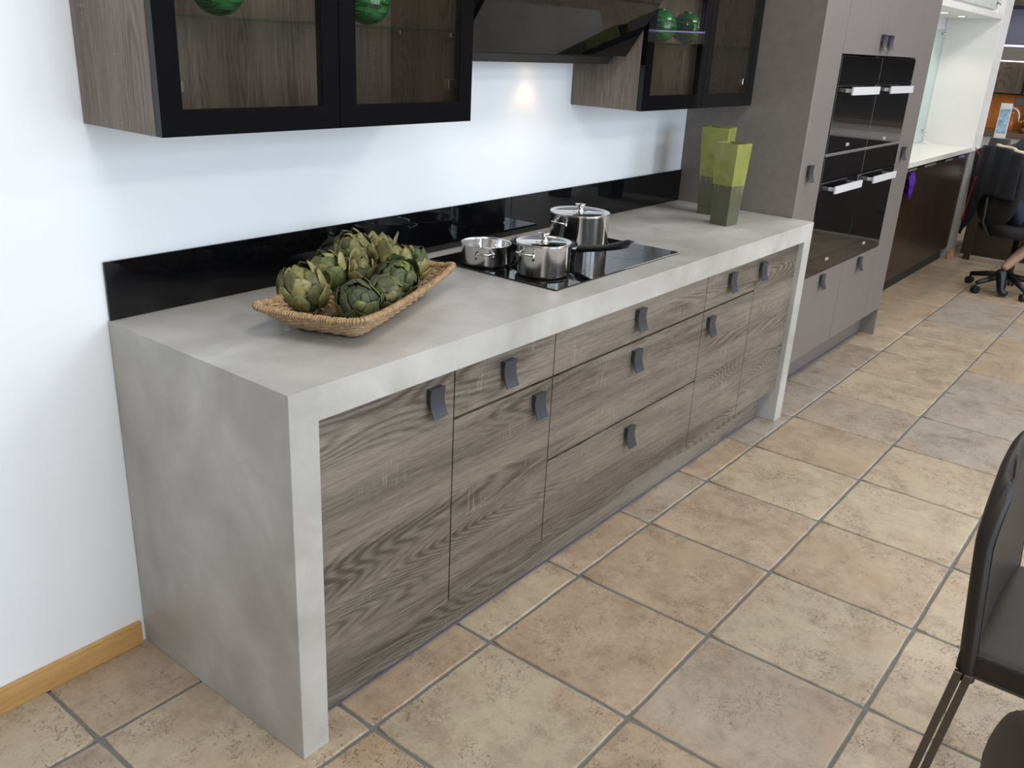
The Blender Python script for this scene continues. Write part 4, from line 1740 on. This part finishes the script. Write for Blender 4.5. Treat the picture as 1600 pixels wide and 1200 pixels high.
# ------------------------------------------------------------------ office chair
CX, CY = 6.30, -.93
oc = thing('office_chair', 'black office chair on castors at the desk with a jacket over its back', 'chair', (CX, CY, 0), 0)
FA = math.radians(-50)
fx, fy = math.cos(FA), math.sin(FA)
tx_, ty_ = -fy, fx      # to the left of facing
for k in range(5):
    a = math.radians(73 + 72 * k)
    bm = bmesh.new()
    bm_tube(bm, [(.03 * math.cos(a), .03 * math.sin(a), .115), (.14 * math.cos(a), .14 * math.sin(a), .105), (.27 * math.cos(a), .27 * math.sin(a), .075)], [.026, .022, .016], 8)
    lg = done('base_arm', bm, M_BLKPL, oc)
    bm = bmesh.new()
    for s_ in (-1, 1):
        c_ = Vector((.27 * math.cos(a), .27 * math.sin(a), .027)) + Vector((-math.sin(a), math.cos(a), 0)) * .013 * s_
        d_ = Vector((-math.sin(a), math.cos(a), 0)) * .009
        bm_tube(bm, [c_ - d_, c_ + d_], .0265, 16)
    p_ = Vector((.27 * math.cos(a), .27 * math.sin(a), .03))
    bm_tube(bm, [p_, p_ + Vector((0, 0, .045))], .008, 8)
    done('castor', bm, M_BLKPL, lg)
bm = bmesh.new()
bm_tube(bm, [(0, 0, .09), (0, 0, .26), (0, 0, .27), (0, 0, .43)], [.03, .03, .018, .018], 14)
done('gas_column', bm, M_BLKPL, oc)


def pad(name, parent, w_, h_, th, Mx, mat, bulge=.03, pw=3.0):
    bm = bmesh.new()
    N_ = 14
    g = {}
    for sd in (-1, 1):
        for i in range(N_ + 1):
            for j in range(N_ + 1):
                u, v = -math.cos(PI * i / N_), -math.cos(PI * j / N_)
                k = 1 / max(1e-6, (abs(u) ** pw + abs(v) ** pw) ** (1 / pw)) * max(abs(u), abs(v)) if (u or v) else 1
                uu, vv = u * k, v * k
                e = min(1, (1 - max(abs(u), abs(v))) / .25)
                hh = math.sqrt(max(0, 1 - (1 - e) ** 2))
                g[sd, i, j] = bm.verts.new(Mx @ Vector((uu * w_ / 2, vv * h_ / 2, sd * th / 2 * (.3 + .7 * hh) + bulge * (uu * uu))))
    for sd in (-1, 1):
        for i in range(N_):
            for j in range(N_):
                bm.faces.new((g[sd, i, j], g[sd, i + 1, j], g[sd, i + 1, j + 1], g[sd, i, j + 1]))
    for i in range(N_):
        for j in (0, N_):
            bm.faces.new((g[-1, i, j], g[-1, i + 1, j], g[1, i + 1, j], g[1, i, j]))
    for j in range(N_):
        for i in (0, N_):
            bm.faces.new((g[-1, i, j], g[-1, i, j + 1], g[1, i, j + 1], g[1, i, j]))
    return done(name, bm, mat, parent, smooth=True)


def frame(o_, xa, ya, za):
    return Matrix(((xa[0], ya[0], za[0], o_[0]), (xa[1], ya[1], za[1], o_[1]), (xa[2], ya[2], za[2], o_[2]), (0, 0, 0, 1)))


pad('seat', oc, .48, .46, .075, frame((0, 0, .455), (tx_, ty_, 0), (-fx, -fy, 0), (0, 0, -1)), M_BLKFAB, .0, 4)
pad('backrest', oc, .46, .52, .055, frame((-fx * .245, -fy * .245, .755), (tx_, ty_, 0), (0, 0, 1), (fx, fy, 0)), M_BLKFAB, .035, 3.2)
bm = bmesh.new()
bm_tube(bm, [(-fx * .05, -fy * .05, .40), (-fx * .22, -fy * .22, .41), (-fx * .285, -fy * .285, .50), (-fx * .285, -fy * .285, .70)], .014, 8)
done('back_support', bm, M_BLKPL, oc)

# jacket over the chair back
jk = thing('jacket', 'black jacket with red piping draped over the office chair back', 'jacket', (CX, CY, 0))


def jp(s, z, off):
    # s along the back (positive = left in the picture), z height, off = distance behind the backrest
    wv = .010 * math.sin(s * 34 + z * 5) + .006 * math.sin(s * 71)
    d = -.292 - off + .035 * (s / .23) ** 2 * .7 + wv
    return Vector((tx_ * s + fx * d, ty_ * s + fy * d, z))


bm = bmesh.new()
NI, NJ = 26, 16
gg = {}
for sd in (0, 1):
    for i in range(NI + 1):
        s = -.25 + .60 * i / NI
        zt = 1.030 - .02 * (s / .25) ** 2 - .25 * max(0, s - .24)
        zb = .70 - .34 * max(0, min(1, (s - .02) / .25))
        for j in range(NJ + 1):
            z = zt + (zb - zt) * j / NJ
            gg[sd, i, j] = bm.verts.new(jp(s, z, .006 + .012 * sd))
for sd in (0, 1):
    for i in range(NI):
        for j in range(NJ):
            bm.faces.new((gg[sd, i, j], gg[sd, i + 1, j], gg[sd, i + 1, j + 1], gg[sd, i, j + 1]))
for i in range(NI):
    for j in (0, NJ):
        bm.faces.new((gg[0, i, j], gg[0, i + 1, j], gg[1, i + 1, j], gg[1, i, j]))
for j in range(NJ):
    for i in (0, NI):
        bm.faces.new((gg[0, i, j], gg[0, i, j + 1], gg[1, i, j + 1], gg[1, i, j]))
M_NAVY = simple('navy_black_cloth', (0.006, 0.006, 0.011), .85, .3, 60, .3, 300)
done('jacket_shell', bm, M_NAVY, jk, smooth=True)
M_RED = simple('red_piping', (.32, .02, .03), .5, .1, 40)
for (sl, pts_) in (((0), [(.34, .985), (.29, .94), (.27, .88), (.285, .74), (.30, .60), (.325, .42)]), ((1), [(.20, .80), (.215, .70), (.23, .58), (.24, .44)])):
    bm = bmesh.new()
    q = []
    for (a, b), (c, d) in zip(pts_[:-1], pts_[1:]):
        for k in range(6):
            q.append(jp(a + (c - a) * k / 6, b + (d - b) * k / 6, .022))
    bm_tube(bm, q, .0045, 6)
    done('piping', bm, M_RED, jk)
bm = bmesh.new()
q = [jp(-.24 + .32 * k / 12, 1.034 - .02 * ((-.24 + .32 * k / 12) / .25) ** 2, -.012 + .01 * math.sin(k)) for k in range(13)]
bm_tube(bm, q, .011, 8)
done('cream_lining', bm, simple('cream_cloth', (.62, .56, .46), .8, .1, 60), jk)

# ------------------------------------------------------------------ person seated on the office chair
pe = thing('person', 'person seated on the office chair in dark cardigan and blue skirt, one foot tucked under', 'person', (6.31, -1.02, 0))
PB = Vector(pe.location)
pe.location.y += .15
M_SKIN = simple('skin', (.42, .24, .17), .5, .06, 30)


def skin_mesh(name, verts, edges, radii, mat, parent, sub=2, root=0):
    me = bpy.data.meshes.new(name)
    me.from_pydata([tuple(Vector(v) - PB) for v in verts], edges, [])
    o = bpy.data.objects.new(name, me)
    COL.objects.link(o)
    md = o.modifiers.new('skin', 'SKIN')
    md.use_smooth_shade = True
    if not me.skin_vertices:
        with bpy.context.temp_override(object=o, active_object=o):
            bpy.ops.mesh.customdata_skin_add()
    for i, r in enumerate(radii):
        rr_ = r if isinstance(r, tuple) else (r, r)
        me.skin_vertices[0].data[i].radius = rr_
        me.skin_vertices[0].data[i].use_root = (i == root)
    sb = o.modifiers.new('sub', 'SUBSURF')
    sb.levels = sub
    sb.render_levels = sub
    dg = bpy.context.evaluated_depsgraph_get()
    m2 = bpy.data.meshes.new_from_object(o.evaluated_get(dg))
    bpy.data.objects.remove(o)
    for p in m2.polygons:
        p.use_smooth = True
    m2.materials.clear()
    m2.materials.append(mat)
    o2 = bpy.data.objects.new(name, m2)
    COL.objects.link(o2)
    o2.parent = parent
    return o2


hip = Vector((6.29, -.985, .57))
L_ = Vector((tx_, ty_, 0))          # person's left
F_ = Vector((fx, fy, 0))
V = [hip, hip + F_ * .01 + Vector((0, 0, .14)), hip + F_ * .02 + Vector((0, 0, .30)), hip + F_ * .04 + Vector((0, 0, .44)), hip + F_ * .06 + Vector((0, 0, .53)),
     hip + F_ * .09 + Vector((0, 0, .61)), hip + F_ * .11 + Vector((0, 0, .70)), hip + F_ * .11 + Vector((0, 0, .775))]
Rr = [(.15, .125), (.125, .105), (.135, .11), (.12, .09), .050, (.076, .080), (.088, .096), .066]
Ed = [(i, i + 1) for i in range(7)]


def chain(start, pts, rad):
    prev = start
    for p, r in zip(pts, rad):
        V.append(Vector(p))
        Rr.append(r)
        Ed.append((prev, len(V) - 1))
        prev = len(V) - 1
    return prev


# left leg (tucked back) and right leg
HLn = hip - L_ * 0.085
HRn = hip + L_ * 0.085
ank1 = Vector((6.155, -1.055, .185))
kn1 = Vector((6.46, -1.26, .505))
kn2 = hip + L_ * .10 + F_ * .42 + Vector((0, 0, -.02))
ank2 = kn2 + F_ * .03 + Vector((0, 0, -.42))
chain(0, [hip - L_ * .08 + F_ * .05 + Vector((0, 0, -.03)), (hip - L_ * .08).lerp(kn1, .55), kn1, kn1.lerp(ank1, .3), kn1.lerp(ank1, .75), ank1], [.082, .070, .052, .055, .040, .032])
chain(0, [hip + L_ * .08 + F_ * .05 + Vector((0, 0, -.03)), (hip + L_ * .08).lerp(kn2, .55), kn2, kn2.lerp(ank2, .3), kn2.lerp(ank2, .75), ank2], [.082, .070, .052, .055, .040, .032])
# arms
for s_ in (-1, 1):
    sh_ = hip + F_ * .03 + L_ * s_ * .155 + Vector((0, 0, .42))
    el = hip + F_ * .10 + L_ * s_ * .20 + Vector((0, 0, .17))
    wr = hip + F_ * .32 + L_ * s_ * .10 + Vector((0, 0, .14))
    chain(3, [sh_, sh_.lerp(el, .5), el, el.lerp(wr, .5), wr, wr + F_ * .06], [.050, .042, .036, .032, .024, .028])
body = skin_mesh('body', V, Ed, Rr, M_SKIN, pe)
M_KNIT = simple('charcoal_knit', (.030, .030, .040), .9, .2, 80, .3, 300)
M_SKIRT = simple('slate_blue_cloth', (.030, .042, .075), .9, .25, 90, .3, 400)
body.data.materials.append(M_KNIT)
body.data.materials.append(M_SKIRT)
for p_ in body.data.polygons:
    c_ = p_.center + PB - hip
    f_ = c_.dot(F_)
    if c_.z < .10 and c_.z > -.12 and f_ < .40:
        p_.material_index = 2
    elif .10 <= c_.z < .57 and f_ < .33:
        p_.material_index = 1
# fingers and thumbs
for s_ in (-1, 1):
    base = hip + F_ * .38 + L_ * s_ * .10 + Vector((0, 0, .14))
    for k in range(4):
        ln = (.062, .072, .068, .052)[k]
        b0 = base + L_ * (k - 1.5) * .017
        skin_mesh('finger', [b0 - F_ * .01, b0 + F_ * ln * .4, b0 + F_ * ln * .75 + Vector((0, 0, -.010)), b0 + F_ * ln + Vector((0, 0, -.028))], [(0, 1), (1, 2), (2, 3)], [.009, .0085, .008, .007], M_SKIN, pe, 1)
    b0 = base - L_ * s_ * .022 - F_ * .03
    skin_mesh('thumb', [b0, b0 + F_ * .02 - L_ * s_ * .018, b0 + F_ * .05 - L_ * s_ * .024], [(0, 1), (1, 2)], [.011, .010, .008], M_SKIN, pe, 1)
# facial features
head = hip + F_ * .11 + Vector((0, 0, .705))


def face_depth(dz, dl):
    best = .05
    for v_ in body.data.vertices:
        q_ = v_.co + PB - head
        if abs(q_.z - dz) < .018 and abs(q_.dot(L_) - dl) < .018:
            best = max(best, q_.dot(F_))
    return best


def side_depth(dz):
    return max([(v_.co + PB - head).dot(L_) for v_ in body.data.vertices if abs((v_.co + PB - head).z - dz) < .018 and abs((v_.co + PB - head).dot(F_)) < .03] + [.05])


fe, fn, fm, fs_ = face_depth(.005, .03), face_depth(-.01, 0), face_depth(-.05, 0), side_depth(0)
for s_ in (-1, 1):
    bm = bmesh.new()
    bmesh.ops.create_uvsphere(bm, u_segments=12, v_segments=8, radius=.012)
    o = done('eye', bm, M_WHITEL, pe, loc=head + F_ * (fe - .009) + L_ * s_ * .030 + Vector((0, 0, .005)) - PB, smooth=True)
    bm = bmesh.new()
    bmesh.ops.create_uvsphere(bm, u_segments=10, v_segments=6, radius=.0055)
    done('pupil', bm, M_BLACKM, o, loc=F_ * .0085, smooth=True)
    bm = bmesh.new()
    bmesh.ops.create_uvsphere(bm, u_segments=12, v_segments=8, radius=.020)
    o = done('ear', bm, M_SKIN, pe, loc=head + L_ * s_ * (fs_ - .004) - PB, smooth=True)
    o.scale = (.5, .5, 1.3)
bm = bmesh.new()
bm_tube(bm, [head + F_ * (fn - .006) + Vector((0, 0, .004)) - PB, head + F_ * (fn + .010) + Vector((0, 0, -.026)) - PB], [.006, .012], 8)
done('nose', bm, M_SKIN, pe, smooth=True)
bm = bmesh.new()
bm_tube(bm, [head + F_ * (fm - .008) - L_ * .022 + Vector((0, 0, -.05)) - PB, head + F_ * (fm - .001) + Vector((0, 0, -.049)) - PB, head + F_ * (fm - .008) + L_ * .022 + Vector((0, 0, -.05)) - PB], [.003, .006, .003], 8)
done('mouth', bm, simple('lips', (.35, .10, .09), .4), pe, smooth=True)
skin_mesh('hair', [head + Vector((0, 0, .070)) - F_ * .015, head + Vector((0, 0, .035)) - F_ * .045, head - F_ * .06 + Vector((0, 0, -.05)), head - F_ * .06 + Vector((0, 0, -.14))],
          [(0, 1), (1, 2), (2, 3)], [(.092, .085), (.106, .098), (.092, .070), (.06, .04)], simple('brown_hair', (.05, .028, .015), .5, .3, 120, stretch=(1, 1, .1)), pe)
# cardigan (torso and sleeves)
cv = [hip + Vector((0, 0, .06)), hip + F_ * .01 + Vector((0, 0, .16)), hip + F_ * .02 + Vector((0, 0, .30)), hip + F_ * .04 + Vector((0, 0, .445)), hip + F_ * .055 + Vector((0, 0, .50))]
cr_ = [(.165, .145), (.145, .125), (.152, .128), (.13, .102), (.062, .06)]
ce = [(0, 1), (1, 2), (2, 3), (3, 4)]
for s_ in (-1, 1):
    sh_ = hip + F_ * .03 + L_ * s_ * .155 + Vector((0, 0, .42))
    el = hip + F_ * .10 + L_ * s_ * .20 + Vector((0, 0, .17))
    wr = hip + F_ * .32 + L_ * s_ * .10 + Vector((0, 0, .14))
    prev = 3
    for p, r in zip([sh_, sh_.lerp(el, .5), el, el.lerp(wr, .85)], [.064, .056, .050, .038]):
        cv.append(p)
        cr_.append(r)
        ce.append((prev, len(cv) - 1))
        prev = len(cv) - 1
skin_mesh('cardigan', cv, ce, cr_, simple('charcoal_knit', (.030, .030, .040), .9, .2, 80, .3, 300), pe)
# skirt over hips and thighs
sv = [hip + Vector((0, 0, .07)), hip + Vector((0, 0, -.01)), hip.lerp(kn1, .5) + L_ * .02 + Vector((0, 0, -.005)), kn1 + (kn1 - hip) * .0 + Vector((-.02, .03, 0)), hip.lerp(kn2, .5), kn2 - F_ * .04]
skin_mesh('skirt', sv, [(0, 1), (1, 2), (2, 3), (1, 4), (4, 5)], [(.150, .135), (.175, .150), (.115, .10), (.082, .080), (.115, .10), (.085, .082)], simple('slate_blue_cloth', (.030, .042, .075), .9, .25, 90, .3, 400), pe)
# shoes
M_SHOE = simple('black_shoe_leather', (.006, .006, .007), .3, .1, 30)
toe1 = Vector((6.085, -1.095, .028))
s1 = skin_mesh('shoe', [ank1 + Vector((-.01, .012, .012)), ank1.lerp(toe1, .35) + Vector((-.004, -.003, 0)), ank1.lerp(toe1, .75), toe1, toe1 + Vector((.02, -.045, 0))], [(0, 1), (1, 2), (2, 3), (3, 4)],
               [.042, .038, .034, .030, .024], M_SHOE, pe)
bm = bmesh.new()
p = ank1 + Vector((-.036, .004, -.012)) - PB
bm_box(bm, p.x - .008, p.x + .004, p.y - .016, p.y + .016, p.z - .006, p.z + .006)
done('buckle', bm, simple('gold_buckle', (.9, .72, .35), .25, metal=.9), s1, .002, 1)
f2 = ank2 + Vector((0, 0, -.08))
skin_mesh('shoe', [ank2 + Vector((0, 0, .0)), f2 + Vector((0, 0, .01)), f2 + F_ * .09 + Vector((0, 0, -.01)), f2 + F_ * .16 + Vector((0, 0, -.012))], [(0, 1), (1, 2), (2, 3)], [.038, .040, .034, .026], M_SHOE, pe)
